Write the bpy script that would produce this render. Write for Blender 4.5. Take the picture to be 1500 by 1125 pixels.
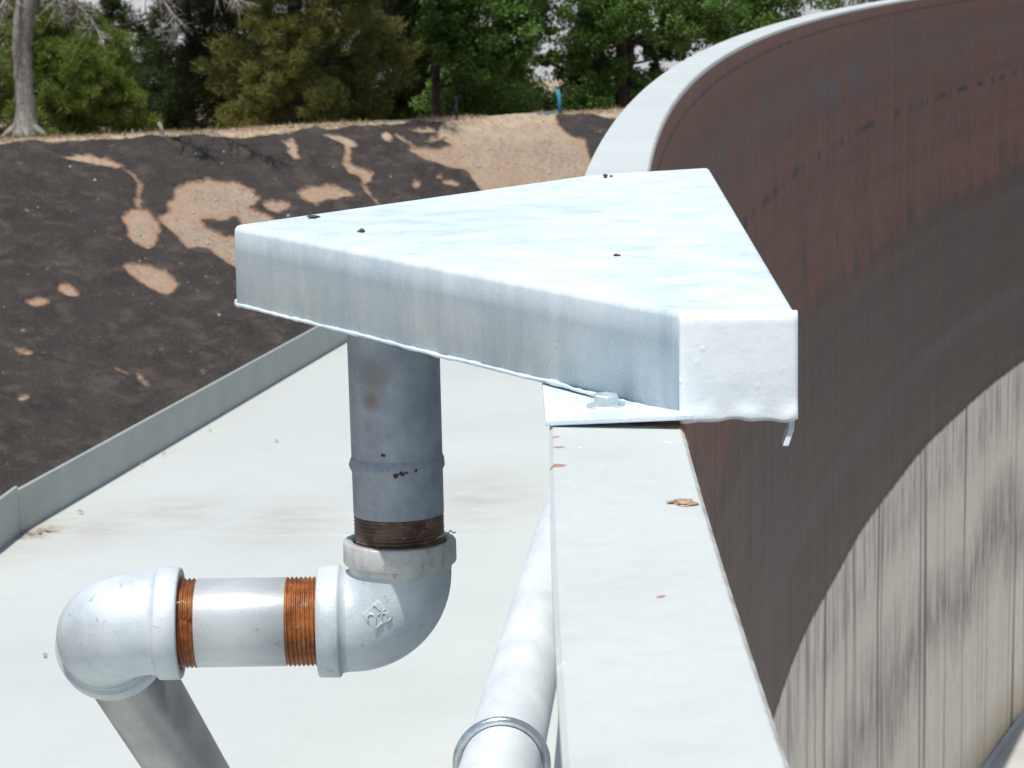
import bpy, bmesh, math, random
import numpy as np
from mathutils import Vector, Matrix
from mathutils.bvhtree import BVHTree
random.seed(7); RNG = np.random.default_rng(7)
scn = bpy.context.scene
for o in list(bpy.data.objects): bpy.data.objects.remove(o)

# ------------------------------------------------------------------ camera
FPX, CAMZ = 4000.0, 0.345                       # focal length in photo pixels, height above the tank rim
PITCH = math.atan((562.5 + 88.06) / FPX); ROLL = 0.015
Fv = np.array([0, math.cos(PITCH), -math.sin(PITCH)]); U0 = np.array([0, math.sin(PITCH), math.cos(PITCH)])
Rv = math.cos(ROLL) * np.array([1., 0, 0]) - math.sin(ROLL) * U0
Uv = math.cos(ROLL) * U0 + math.sin(ROLL) * np.array([1., 0, 0])
CAM = np.array([0, 0, CAMZ])
cd = bpy.data.cameras.new('camera'); cam = bpy.data.objects.new('camera', cd); scn.collection.objects.link(cam)
cd.sensor_width = 36; cd.lens = FPX / 1500 * 36; cd.clip_start = 0.05; cd.clip_end = 3000
cam.matrix_world = Matrix(((Rv[0], Uv[0], -Fv[0], 0), (Rv[1], Uv[1], -Fv[1], 0), (Rv[2], Uv[2], -Fv[2], CAMZ), (0, 0, 0, 1)))
cd.dof.use_dof = True; cd.dof.focus_distance = 2.25; cd.dof.aperture_fstop = 42
scn.camera = cam
scn.render.resolution_x, scn.render.resolution_y = 1024, 768

# ------------------------------------------------------------------ sky, sun, exposure
SUN_EL, SUN_AZ = math.radians(68), math.radians(23)      # from behind the camera's left shoulder
w = bpy.data.worlds.new('World'); scn.world = w; w.use_nodes = True
wn = w.node_tree; bg = wn.nodes['Background']
sky = wn.nodes.new('ShaderNodeTexSky'); sky.sky_type = 'NISHITA'; sky.sun_disc = False
sky.sun_elevation = SUN_EL; sky.sun_rotation = math.radians(180) + SUN_AZ; sky.air_density = 1.0; sky.dust_density = 1.2
wn.links.new(sky.outputs[0], bg.inputs[0]); bg.inputs[1].default_value = 0.12
sl = bpy.data.lights.new('sun', 'SUN'); sl.energy = 4.6; sl.angle = math.radians(0.5); sl.color = (1.0, 0.968, 0.905)
so = bpy.data.objects.new('sun', sl); scn.collection.objects.link(so)
so.rotation_euler = Vector((math.sin(SUN_AZ) * math.cos(SUN_EL), math.cos(SUN_AZ) * math.cos(SUN_EL), -math.sin(SUN_EL))).to_track_quat('-Z', 'Y').to_euler()
scn.view_settings.view_transform = 'Standard'; scn.view_settings.look = 'None'
scn.view_settings.exposure = 0.0; scn.view_settings.gamma = 1.0; scn.view_settings.use_curve_mapping = False

# ------------------------------------------------------------------ helpers
def ray(x, y): return Fv + (x - 750) / FPX * Rv - (y - 562.5) / FPX * Uv
def atz(x, y, z):
    d = ray(x, y); return CAM + d * ((z - CAMZ) / d[2])
def aty(x, y, Y):
    d = ray(x, y); return CAM + d * (Y / d[1])
ORG = {}
def link(o): scn.collection.objects.link(o); return o
def tag(o, label=None, cat=None, group=None, kind=None):
    if label: o['label'] = label
    if cat: o['category'] = cat
    if group: o['group'] = group
    if kind: o['kind'] = kind
    return o
def thing(name, label, cat, base, group=None, kind=None):
    o = link(bpy.data.objects.new(name, None)); o.location = base; o.empty_display_size = .05
    ORG[o.name] = np.array(base, float); return tag(o, label, cat, group, kind)
def mesh(name, V, Fc, mat=None, parent=None, smooth=True, base=None, uv=None, attr=None):
    """V in world coordinates; stored relative to the thing's base"""
    V = np.asarray(V, float)
    if parent is not None: org = ORG[parent.name]
    else: org = np.array(base if base is not None else (0, 0, 0), float)
    me = bpy.data.meshes.new(name)
    me.from_pydata((V - org).tolist(), [], [tuple(int(i) for i in f) for f in Fc]) if not isinstance(Fc, np.ndarray) else fast(me, V - org, Fc)
    me.polygons.foreach_set('use_smooth', [smooth] * len(me.polygons))
    if uv is not None:
        l = me.uv_layers.new(name='UVMap'); vi = np.zeros(len(me.loops), int); me.loops.foreach_get('vertex_index', vi)
        l.data.foreach_set('uv', np.asarray(uv, float)[vi].ravel())
    if attr:
        for k, a in attr.items():
            at = me.attributes.new(k, 'FLOAT', 'POINT'); at.data.foreach_set('value', np.asarray(a, float))
    if mat: me.materials.append(mat)
    me.update()
    o = link(bpy.data.objects.new(name, me))
    if parent is not None: o.parent = parent
    else: o.location = org
    ORG[o.name] = org
    return o
def fast(me, V, Fc):
    n, k = Fc.shape
    me.vertices.add(len(V)); me.vertices.foreach_set('co', V.ravel())
    me.loops.add(n * k); me.loops.foreach_set('vertex_index', Fc.ravel().astype(np.int32))
    me.polygons.add(n); me.polygons.foreach_set('loop_start', (np.arange(n) * k).astype(np.int32))
    me.update(calc_edges=True)
def frame(d):
    d = np.asarray(d, float); d = d / np.linalg.norm(d)
    a = np.array([0, 0, 1.]) if abs(d[2]) < .9 else np.array([1., 0, 0])
    u = np.cross(d, a); u /= np.linalg.norm(u); return d, u, np.cross(d, u)
def gridfaces(nr, nc, closed=True):
    F = []
    for i in range(nr - 1):
        for j in range(nc if closed else nc - 1):
            k = (j + 1) % nc; F.append((i * nc + j, i * nc + k, (i + 1) * nc + k, (i + 1) * nc + j))
    return F
def lathe(p0, axis, prof, seg=64, cap=False):
    d, u, v = frame(axis); a = np.arange(seg) * 2 * math.pi / seg
    V = []
    for (s, r) in prof:
        V += [np.asarray(p0) + d * s + r * (math.cos(t) * u + math.sin(t) * v) for t in a]
    F = gridfaces(len(prof), seg)
    if cap: F += [tuple(range(seg))[::-1], tuple((len(prof) - 1) * seg + j for j in range(seg))]
    return np.array(V), F
def sweep(P, r, seg=12, cap=True):
    P = np.asarray(P, float); n = len(P); r = np.broadcast_to(r, n)
    T = np.gradient(P, axis=0); T /= np.linalg.norm(T, axis=1)[:, None] + 1e-12
    _, u, _ = frame(T[0]); V = []
    for i in range(n):
        u = u - T[i] * (u @ T[i]); u /= np.linalg.norm(u); v = np.cross(T[i], u)
        V += [P[i] + r[i] * (math.cos(t) * u + math.sin(t) * v) for t in np.arange(seg) * 2 * math.pi / seg]
    F = gridfaces(n, seg)
    if cap: F += [tuple(range(seg))[::-1], tuple((n - 1) * seg + j for j in range(seg))]
    return np.array(V), F
def boxv(lo, hi):
    x0, y0, z0 = lo; x1, y1, z1 = hi
    V = [(x0, y0, z0), (x1, y0, z0), (x1, y1, z0), (x0, y1, z0), (x0, y0, z1), (x1, y0, z1), (x1, y1, z1), (x0, y1, z1)]
    return V, [(3, 2, 1, 0), (4, 5, 6, 7), (0, 1, 5, 4), (1, 2, 6, 5), (2, 3, 7, 6), (3, 0, 4, 7)]
def bm_arrays(bm):
    bm.verts.ensure_lookup_table(); bm.verts.index_update()
    V = [v.co[:] for v in bm.verts]; F = [tuple(v.index for v in f.verts) for f in bm.faces]; bm.free(); return V, F
def prism(poly, z0, z1, bev_top=0, bev_side=0, seg=3):
    bm = bmesh.new(); n = len(poly)
    b = [bm.verts.new((p[0], p[1], z0)) for p in poly]; t = [bm.verts.new((p[0], p[1], z1)) for p in poly]
    bm.faces.new(b[::-1]); bm.faces.new(t)
    for i in range(n): bm.faces.new((b[i], b[(i + 1) % n], t[(i + 1) % n], t[i]))
    bmesh.ops.recalc_face_normals(bm, faces=bm.faces)
    es = [e for e in bm.edges if not (e.verts[0].co.z < z0 + 1e-6 and e.verts[1].co.z < z0 + 1e-6)]
    bmesh.ops.bevel(bm, geom=es, offset=bev_top, segments=seg, affect='EDGES', profile=.5, clamp_overlap=True)
    return bm_arrays(bm)
def mod_bevel(o, wdt, seg=2):
    m = o.modifiers.new('bevel', 'BEVEL'); m.width = wdt; m.segments = seg; m.limit_method = 'ANGLE'; return o

# ------------------------------------------------------------------ material kit
class NT:
    def __init__(s, name):
        s.m = bpy.data.materials.new(name); s.m.use_nodes = True; s.t = s.m.node_tree
        s.b = s.t.nodes['Principled BSDF']; s.out = s.t.nodes['Material Output']
    def n(s, ty): return s.t.nodes.new('ShaderNode' + ty)
    def put(s, sock, v):
        if hasattr(v, 'is_output') or isinstance(v, bpy.types.NodeSocket): s.t.links.new(v, sock)
        elif isinstance(v, (tuple, list)) and len(v) == 3 and sock.type == 'RGBA': sock.default_value = (*v, 1)
        else: sock.default_value = v
    def pos(s): return s.n('NewGeometry').outputs['Position']
    def uv(s):
        q = s.n('UVMap'); q.uv_map = 'UVMap'; return q.outputs[0]
    def attr(s, k):
        q = s.n('Attribute'); q.attribute_name = k; return q.outputs['Fac']
    def sep(s, v):
        q = s.n('SeparateXYZ'); s.put(q.inputs[0], v); return q.outputs
    def map(s, v, sc=(1, 1, 1), loc=(0, 0, 0), rot=(0, 0, 0)):
        q = s.n('Mapping'); s.put(q.inputs[0], v); q.inputs['Scale'].default_value = sc; q.inputs['Location'].default_value = loc; q.inputs['Rotation'].default_value = rot
        return q.outputs[0]
    def noise(s, v, sc=5., det=4., rough=.55, dist=0., col=False):
        q = s.n('TexNoise'); s.put(q.inputs['Vector'], v); q.inputs['Scale'].default_value = sc; q.inputs['Detail'].default_value = det
        q.inputs['Roughness'].default_value = rough; q.inputs['Distortion'].default_value = dist
        return q.outputs['Color' if col else 'Fac']
    def vor(s, v, sc=5., out='Distance', feat='F1'):
        q = s.n('TexVoronoi'); q.feature = feat; s.put(q.inputs['Vector'], v); q.inputs['Scale'].default_value = sc; return q.outputs[out]
    def ramp(s, f, st):
        q = s.n('ValToRGB'); s.put(q.inputs[0], f); e = q.color_ramp.elements
        while len(e) < len(st): e.new(.5)
        for i, (p, c) in enumerate(st):
            e[i].position = p; e[i].color = (c, c, c, 1) if isinstance(c, (int, float)) else (*c, 1)
        return q.outputs[0]
    def mix(s, f, a, b, mode='MIX'):
        q = s.n('Mix'); q.data_type = 'RGBA'; q.blend_type = mode; q.clamp_factor = True
        s.put(q.inputs[0], f); s.put(q.inputs[6], a); s.put(q.inputs[7], b); return q.outputs[2]
    def math(s, op, a, b=0., c=None):
        q = s.n('Math'); q.operation = op; s.put(q.inputs[0], a); s.put(q.inputs[1], b)
        if c is not None: s.put(q.inputs[2], c)
        return q.outputs[0]
    def band(s, v, lo, hi, soft):
        a = s.mr(v, lo - soft, lo + soft); b = s.mr(v, hi - soft, hi + soft)
        return s.math('SUBTRACT', a, b)
    def mr(s, v, a, b, c=0., d=1.):
        q = s.n('MapRange'); s.put(q.inputs[0], v); q.inputs[1].default_value = a; q.inputs[2].default_value = b; q.inputs[3].default_value = c; q.inputs[4].default_value = d
        return q.outputs[0]
    def near(s, p, pts, r):
        """1 close to any of the world points pts, falling to 0 at r"""
        out = None
        for c in pts:
            q = s.n('VectorMath'); q.operation = 'DISTANCE'; s.put(q.inputs[0], p); q.inputs[1].default_value = tuple(float(k) for k in c[:3])
            rr = c[3] if len(c) > 3 else r
            m = s.mr(q.outputs['Value'], 0, rr, 1, 0); out = m if out is None else s.math('MAXIMUM', out, m)
        return out
    def bump(s, h, st=.3, dist=.002, nrm=None):
        q = s.n('Bump'); q.inputs['Strength'].default_value = st; q.inputs['Distance'].default_value = dist; s.put(q.inputs['Height'], h)
        if nrm is not None: s.put(q.inputs['Normal'], nrm)
        return q.outputs[0]
    def fin(s, col, rough=.6, metal=0., nrm=None, spec=None):
        s.put(s.b.inputs['Base Color'], col); s.put(s.b.inputs['Roughness'], rough); s.put(s.b.inputs['Metallic'], metal)
        if nrm is not None: s.put(s.b.inputs['Normal'], nrm)
        if spec is not None: s.b.inputs['Specular IOR Level'].default_value = spec
        return s.m

def mat_galv(name, lo, hi, metal=.55, rough=(.32, .5), sc=30, streak=(1, 1, .25), spots=0.0, bump=.25, flecks=.5, stain=0.):
    t = NT(name); p = t.pos()
    n1 = t.noise(t.map(p, streak), sc, 6, .65); n2 = t.noise(p, sc * 16, 3, .65); n3 = t.noise(p, sc * .25, 3, .5)
    f = t.math('ADD', t.math('MULTIPLY', n1, .6), t.math('MULTIPLY', n3, .4))
    c = t.mix(t.mr(f, .36, .64), lo, hi)
    c = t.mix(t.mr(n2, .56, .72, 0, flecks), c, tuple(min(1, k * 1.15) for k in hi))
    if stain: c = t.mix(t.mr(t.noise(t.map(p, (1, 1, .16), (3, 1, 2)), 26, 6, .7), .5, .72, 0, stain), c, tuple(k * .62 for k in lo)); c = t.mix(t.mr(t.noise(t.map(p, (1, 1, .5), (8, 1, 2)), 11, 5, .7), .58, .7, 0, stain), c, tuple(min(1, k * 1.1) for k in hi))
    sp = t.vor(p, 140); c = t.mix(t.math('MULTIPLY', t.mr(sp, .12, .05), t.mr(t.noise(p, 22, 2), .55, .62)), c, tuple(k * .45 for k in lo))
    if spots: c = t.mix(t.mr(t.noise(p, 60, 6, .75), .6, .72, 0, spots), c, (.19, .18, .18))
    r = t.mr(n1, .3, .7, rough[0], rough[1])
    h = t.math('ADD', t.math('MULTIPLY', n1, .7), t.math('MULTIPLY', n2, .3))
    return t.fin(c, r, metal, t.bump(h, bump, .002))

M = {}
M['galv_top'] = mat_galv('galvanised_sheet_steel', (.49, .605, .69), (.72, .785, .82), .03, (.5, .65), 22, (1, 1, .6), 0, .35, .7, .28)
M['galv_pipe'] = mat_galv('galvanised_pipe_steel', (.54, .58, .585), (.70, .73, .735), .42, (.46, .56), 30, (.3, 1, 1), .7, .15)
aniso_later = M['galv_pipe']
M['galv_elbow'] = mat_galv('galvanised_cast_fitting', (.43, .485, .515), (.63, .685, .705), .25, (.48, .62), 20, (1, 1, 1), .85, .4, .12)
M['galv_rail'] = mat_galv('galvanised_bright_pipe', (.60, .645, .67), (.78, .81, .815), .12, (.45, .6), 10, (1.6, .5, 1.6), 0, .15)
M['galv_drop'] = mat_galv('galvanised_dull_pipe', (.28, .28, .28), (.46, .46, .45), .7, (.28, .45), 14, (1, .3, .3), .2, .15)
M['zinc'] = mat_galv('zinc_plated_steel', (.42, .47, .50), (.62, .68, .70), .85, (.18, .3), 60, (1, 1, 1), 0, .08)

def aniso(m):
    b = m.node_tree.nodes['Principled BSDF']; tg = m.node_tree.nodes.new('ShaderNodeTangent'); tg.direction_type = 'RADIAL'; tg.axis = 'X'
    m.node_tree.links.new(tg.outputs[0], b.inputs['Tangent']); b.inputs['Anisotropic'].default_value = .8; b.inputs['Anisotropic Rotation'].default_value = .25
def m_collar():
    t = NT('worn_fitting_collar'); p = t.pos(); n = t.noise(p, 45, 6, .7)
    c = t.mix(t.mr(n, .4, .66), (.47, .48, .465), (.60, .61, .595)); c = t.mix(t.mr(t.noise(t.map(p, (2, 2, .5)), 60, 4, .7), .58, .7, 0, .8), c, (.25, .16, .12))
    return t.fin(c, .5, .35, t.bump(n, .35, .002))
M['collar'] = m_collar(); aniso(aniso_later)
def m_riser():
    t = NT('grey_primed_riser'); p = t.pos(); n = t.noise(p, 30, 6, .6); g = t.noise(p, 400, 2)
    c = t.mix(t.mr(n, .35, .68), (.24, .275, .315), (.35, .395, .445)); c = t.mix(t.mr(g, .5, .7, 0, .35), c, (.42, .47, .53))
    ry = 2.487
    st = [tuple(aty(538, 545, ry)) + (.017,), tuple(aty(545, 550, ry)) + (.02,), tuple(aty(538, 588, ry)) + (.016,), tuple(aty(530, 626, ry)) + (.012,)]
    c = t.mix(t.math('MULTIPLY', t.mr(t.near(p, st, .02), 0, .6), t.mr(n, .3, .6, .3, .9)), c, (.20, .175, .155))
    ch = [tuple(aty(561, 667, ry)) + (0.00324,), tuple(aty(635, 664, ry)) + (0.00432,), tuple(aty(580, 697, ry)) + (0.00360,), tuple(aty(588, 694, ry)) + (0.00432,), tuple(aty(595, 693, ry)) + (0.00288,), tuple(aty(613, 692, ry)) + (0.00432,), tuple(aty(540, 733, ry)) + (0.00288,)]
    q = t.n('VectorMath'); q.operation = 'ADD'; s = t.n('VectorMath'); s.operation = 'SCALE'; t.put(s.inputs[0], t.noise(p, 120, 3, .6, 0, True)); s.inputs['Scale'].default_value = .008
    t.put(q.inputs[0], p); t.put(q.inputs[1], s.outputs[0]); q2 = t.n('VectorMath'); q2.operation = 'SUBTRACT'; t.put(q2.inputs[0], q.outputs[0]); q2.inputs[1].default_value = (.004, .004, .004)
    c = t.mix(t.mr(t.near(q2.outputs[0], ch, .005), .2, .35), c, (.05, .022, .018))
    return t.fin(c, .55, .25, t.bump(g, .15, .0006))
M['riser'] = m_riser()
def m_thread(name, a, b):
    t = NT(name); p = t.pos(); n = t.noise(p, 55, 5, .65); c = t.mix(t.mr(n, .38, .64), a, b); c = t.mix(t.mr(t.noise(p, 18, 4, .6), .5, .66, 0, .7), c, tuple(k * .55 for k in a))
    c = t.mix(t.mr(t.noise(p, 130, 3), .62, .7, 0, .6), c, (.34, .26, .18))
    return t.fin(c, t.mr(n, .3, .7, .32, .6), .25, t.bump(n, .3, .001))
M['rust'] = m_thread('orange_rusted_thread', (.17, .05, .016), (.40, .145, .035))
M['rust_dark'] = m_thread('dark_rusted_thread', (.09, .045, .03), (.22, .15, .11))
def m_endpaint():
    t = NT('white_blistered_paint'); p = t.pos(); n = t.noise(p, 25, 5, .6); n2 = t.noise(p, 120, 2)
    c = t.mix(t.mr(n, .35, .65), (.70, .765, .785), (.80, .855, .87))
    v = t.vor(t.map(p, (1, .3, 1)), 55); bl = t.math('MULTIPLY', t.mr(v, .2, .02), t.mr(t.noise(p, 18, 2), .45, .6))
    cpos = [tuple(aty(1014, 461, 1.915)) + (.008,), tuple(aty(1022, 464, 1.915)) + (.006,)]
    c = t.mix(t.math('MULTIPLY', t.mr(t.near(p, cpos, .006), .1, .3), t.mr(t.noise(p, 260, 3), .4, .5)), c, (.13, .09, .1))
    return t.fin(c, t.mr(n, .3, .7, .3, .42), 0, t.bump(t.math('ADD', bl, t.math('MULTIPLY', n2, .25)), .6, .003))
M['endpaint'] = m_endpaint()
def m_rim():
    t = NT('pale_grey_rim_paint'); p = t.pos(); u = t.sep(t.uv())
    n = t.noise(p, 3, 6, .6); n2 = t.noise(p, 60, 4)
    c = t.mix(t.mr(n, .3, .7), (.50, .538, .52), (.56, .595, .573))
    c = t.mix(t.mr(t.noise(p, 34, 3, .6), .68, .72), c, (.66, .68, .68))
    c = t.mix(t.mr(t.noise(p, 7, 7, .75), .52, .72, 0, .35), c, (.40, .41, .39)); c = t.mix(t.mr(t.noise(t.map(p, (6, 1, 1)), 30, 4, .7), .62, .7, 0, .3), c, (.68, .69, .68))
    ed = t.math('MULTIPLY', t.mr(u[1], .006, .0), t.mr(t.noise(p, 45, 4, .7), .42, .58))
    c = t.mix(t.math('MULTIPLY', ed, .8), c, (.34, .19, .10))
    ch = [tuple(atz(818, 655, 0)) + (.006,), tuple(atz(816, 682, 0)) + (.010,), tuple(atz(814, 640, 0)) + (.005,), tuple(atz(968, 874, 0)) + (.0045,), tuple(atz(985, 623, 0)) + (.022,), tuple(atz(945, 620, 0)) + (.018,), tuple(atz(900, 618, 0)) + (.012,), tuple(atz(1003, 738, 0)) + (.011,), tuple(atz(990, 735, 0)) + (.008,)]
    q2 = t.n('VectorMath'); q2.operation = 'ADD'; s = t.n('VectorMath'); s.operation = 'SCALE'; t.put(s.inputs[0], t.noise(p, 150, 3, .6, 0, True)); s.inputs['Scale'].default_value = .006; t.put(q2.inputs[0], t.map(p, (1, 1, 1), (-.003, -.003, -.003))); t.put(q2.inputs[1], s.outputs[0])
    c = t.mix(t.mr(t.near(q2.outputs[0], ch, .006), .25, .5, 0, .85), c, (.36, .15, .07))
    return t.fin(c, t.mr(n2, .3, .7, .42, .6), 0, t.bump(n2, .12, .001))
M['rim'] = m_rim()
def m_deck():
    t = NT('pale_grey_deck_paint'); p = t.pos(); n = t.noise(p, .9, 6, .6); n2 = t.noise(p, 9, 5, .65)
    c = t.mix(t.mr(n, .3, .72), (.475, .503, .484), (.535, .562, .543)); c = t.mix(t.mr(n2, .5, .8, 0, .25), c, (.55, .575, .555))
    cor = atz(36, 782, -1.4); a = atz(150, 768, -1.4); b = atz(270, 752, -1.4); d = atz(700, 735, -1.4); e = atz(420, 768, -1.4)
    st = t.near(t.map(p, (1, .6, 1)), [(*(cor * (1, .6, 1)), .32), (*(a * (1, .6, 1)), .3), (*(b * (1, .6, 1)), .25), (*(d * (1, .6, 1)), .35), (*(e * (1, .6, 1)), .3)], .3)
    k = t.math('MULTIPLY', st, t.mr(t.noise(t.map(p, (1, 2.2, 1)), 5, 6, .65), .35, .72))
    c = t.mix(t.mr(k, .02, .6, 0, .5), c, (.37, .32, .25))
    c = t.mix(t.mr(t.noise(p, 14, 7, .75), .52, .75, 0, .3), c, (.42, .41, .37)); c = t.mix(t.math('MULTIPLY', t.mr(t.vor(p, 9), .05, .03), .5), c, (.33, .29, .22))
    core = t.math('MULTIPLY', t.near(p, [(*cor, .16), (*atz(60, 778, -1.4), .13)], .15), t.mr(t.noise(p, 30, 4, .7), .35, .6))
    c = t.mix(t.mr(core, .2, .7, 0, .8), c, (.16, .11, .07))
    return t.fin(c, .55, 0, t.bump(n2, .1, .003))
M['deck'] = m_deck()
def m_upstand():
    t = NT('grey_green_upstand_paint'); p = t.pos(); n = t.noise(p, 6, 5, .6); c = t.mix(t.mr(n, .3, .7), (.32, .355, .335), (.375, .41, .385)); return t.fin(c, .6, 0)
M['upstand'] = m_upstand()
def m_wall():
    t = NT('rust_stained_tank_steel'); uv = t.uv(); s = t.sep(uv); z = s[1]
    wob = t.noise(t.map(uv, (.5, .5, 1)), 1.0, 4, .6)
    zz = t.math('ADD', z, t.math('MULTIPLY', t.math('SUBTRACT', wob, .5), .16))
    stk = t.noise(t.map(uv, (22, .5, 1)), 1, 5, .65); stf = t.noise(t.map(uv, (70, .9, 1)), 1, 4, .6); blot = t.noise(t.map(uv, (1.5, 3.2, 1)), 1, 5, .6)
    # rusty upper belt
    c = t.mix(t.mr(stk, .3, .7), (.085, .033, .022), (.20, .078, .048))
    c = t.mix(t.mr(blot, .45, .68, 0, .75), c, (.115, .068, .057))
    c = t.mix(t.mr(stf, .52, .72, 0, .7), c, (.22, .135, .10))
    c = t.mix(t.mr(t.noise(t.map(uv, (40, .6, 1), (5, 1, 0)), 1, 5, .7), .54, .68, 0, .7), c, (.055, .035, .03))
    gy = t.math('MULTIPLY', t.band(zz, -.42, -.18, .08), t.mr(t.noise(t.map(uv, (2.4, 4, 1)), 1, 5, .65), .42, .62))
    c = t.mix(t.math('MULTIPLY', gy, .8), c, (.085, .083, .088))
    c = t.mix(t.math('MULTIPLY', t.mr(zz, -.14, -.02), .45), c, (.23, .095, .064))
    # orange and black runs in the lower rust belt
    low = t.band(zz, -1.36, -.8, .1)
    og = t.math('MULTIPLY', low, t.mr(t.noise(t.map(uv, (2.0, 1.3, 1), (3, 0, 0)), 1, 6, .7), .5, .66))
    c = t.mix(t.math('MULTIPLY', og, .36), c, (.25, .095, .036))
    bk = t.math('MULTIPLY', low, t.mr(t.noise(t.map(uv, (2.6, 2.2, 1), (9, 4, 0)), 1, 6, .75), .53, .63))
    c = t.mix(t.math('MULTIPLY', bk, .85), c, (.045, .038, .036))
    # smooth grey brown belt below
    g = t.mix(t.mr(stk, .3, .72), (.072, .045, .038), (.102, .066, .055)); g = t.mix(t.mr(stf, .55, .72, 0, .6), g, (.125, .10, .086)); g = t.mix(t.mr(blot, .45, .7, 0, .5), g, (.098, .058, .047))
    g = t.mix(t.math('MULTIPLY', t.band(z, -2.2, -2.02, .05), .35), g, (.12, .105, .098))
    zr = t.math('ADD', zz, t.math('MULTIPLY', t.math('SUBTRACT', t.noise(t.map(uv, (6, 2, 1), (1, 5, 0)), 1, 6, .75), .5), .5))
    g = t.mix(t.mr(t.noise(t.map(uv, (1.1, .9, 1), (4, 9, 0)), 1, 5, .65), .4, .65, 0, .6), g, (.076, .058, .054))
    g = t.mix(t.mr(t.noise(t.map(uv, (16, .12, 1), (7, 3, 0)), 1, 4, .75), .60, .66, 0, .55), g, (.17, .145, .125))
    c = t.mix(t.math('MULTIPLY', t.band(zr, -1.38, -1.22, .05), .75), c, (.05, .036, .031))
    c = t.mix(t.mr(zr, -1.22, -1.42), c, g)
    hb = t.noise(t.map(uv, (.12, 9, 1)), 1, 5, .6); c = t.mix(t.mr(hb, .5, .7, 0, .3), c, (.16, .115, .095)); c = t.mix(t.mr(hb, .48, .3, 0, .35), c, (.05, .035, .03))
    pit = t.noise(t.map(uv, (14, 11, 1)), 1, 6, .75); c = t.mix(t.mr(pit, .52, .7, 0, .5), c, (.045, .03, .025)); c = t.mix(t.mr(pit, .44, .3, 0, .4), c, (.19, .125, .10))
    c = t.mix(t.math('MULTIPLY', t.band(t.math('FRACT', t.math('ADD', t.math('MULTIPLY', s[0], .16), .35)), .498, .502, .0006), .6), c, (.03, .022, .02))
    # thin lines: upper weld, row of dark dashes
    c = t.mix(t.math('MULTIPLY', t.band(z, -.068, -.056, .003), t.mr(t.noise(t.map(uv, (3, 0, 1)), 1, 3), .35, .6, .3, .85)), c, (.03, .02, .02))
    da = t.mr(t.noise(t.map(uv, (3.5, .3, 1)), 1, 5, .75), .47, .54)
    c = t.mix(t.math('MULTIPLY', t.band(t.math('ADD', z, t.math('MULTIPLY', t.math('SUBTRACT', t.noise(t.map(uv, (9, 2, 1)), 1, 5, .7), .5), .07)), -.606, -.57, .010), t.math('MULTIPLY', da, .95)), c, (.028, .024, .024))
    # pale dried deposit under the water line with dark runs
    d = t.mix(t.mr(t.noise(t.map(uv, (10, .35, 1)), 1, 5, .6), .3, .7), (.70, .625, .51), (.83, .75, .63))
    d = t.mix(t.mr(z, -4.75, -5.15, 0, .8), d, (.46, .34, .19)); d = t.mix(t.mr(t.noise(t.map(uv, (9, 7, 1)), 1, 6, .75), .5, .72, 0, .4), d, (.38, .33, .27))
    run = t.noise(t.map(uv, (6.5, .05, 1), (2, 0, 0)), 1, 3, .6); runm = t.mr(run, .575, .605)
    d = t.mix(t.math('MULTIPLY', runm, .9), d, (.085, .075, .068))
    r2 = t.noise(t.map(uv, (14, 1.6, 1)), 1, 6, .78)
    sm = t.math('MULTIPLY', t.band(t.math('ADD', z, t.math('MULTIPLY', t.math('SUBTRACT', t.noise(uv, .7, 4), .5), .9)), -3.95, -3.45, .2), t.mr(r2, .38, .58))
    d = t.mix(t.math('MULTIPLY', sm, .85), d, (.16, .14, .125))
    s2 = t.math('MULTIPLY', t.band(z, -3.0, -2.55, .12), t.mr(r2, .46, .62)); d = t.mix(t.math('MULTIPLY', s2, .75), d, (.17, .15, .135))
    ed = t.math('ADD', z, t.math('MULTIPLY', t.math('SUBTRACT', stf, .5), .07))
    c = t.mix(t.mr(ed, -2.585, -2.60), c, d)
    c = t.mix(t.band(z, -2.575, -2.565, .004), c, (.035, .03, .03))
    return t.fin(c, t.mr(stk, .3, .7, .5, .75), 0, t.bump(t.math('ADD', stf, t.math('MULTIPLY', stk, .6)), .15, .004), .35)
M['wall'] = m_wall()
def m_simple(name, a, b, sc=8, rough=.8, bump=.2, bd=.01):
    t = NT(name); p = t.pos(); n = t.noise(p, sc, 6, .65); return t.fin(t.mix(t.mr(n, .32, .68), a, b), rough, 0, t.bump(n, bump, bd))
M['floor'] = m_simple('pale_tank_floor', (.40, .38, .34), (.52, .50, .46), 1.5)
M['ground'] = m_simple('dry_sandy_ground', (.27, .20, .13), (.38, .29, .20), 3)
M['outer'] = m_simple('pale_grey_shell_paint', (.40, .43, .45), (.48, .51, .52), 4, .6, .05)
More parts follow.
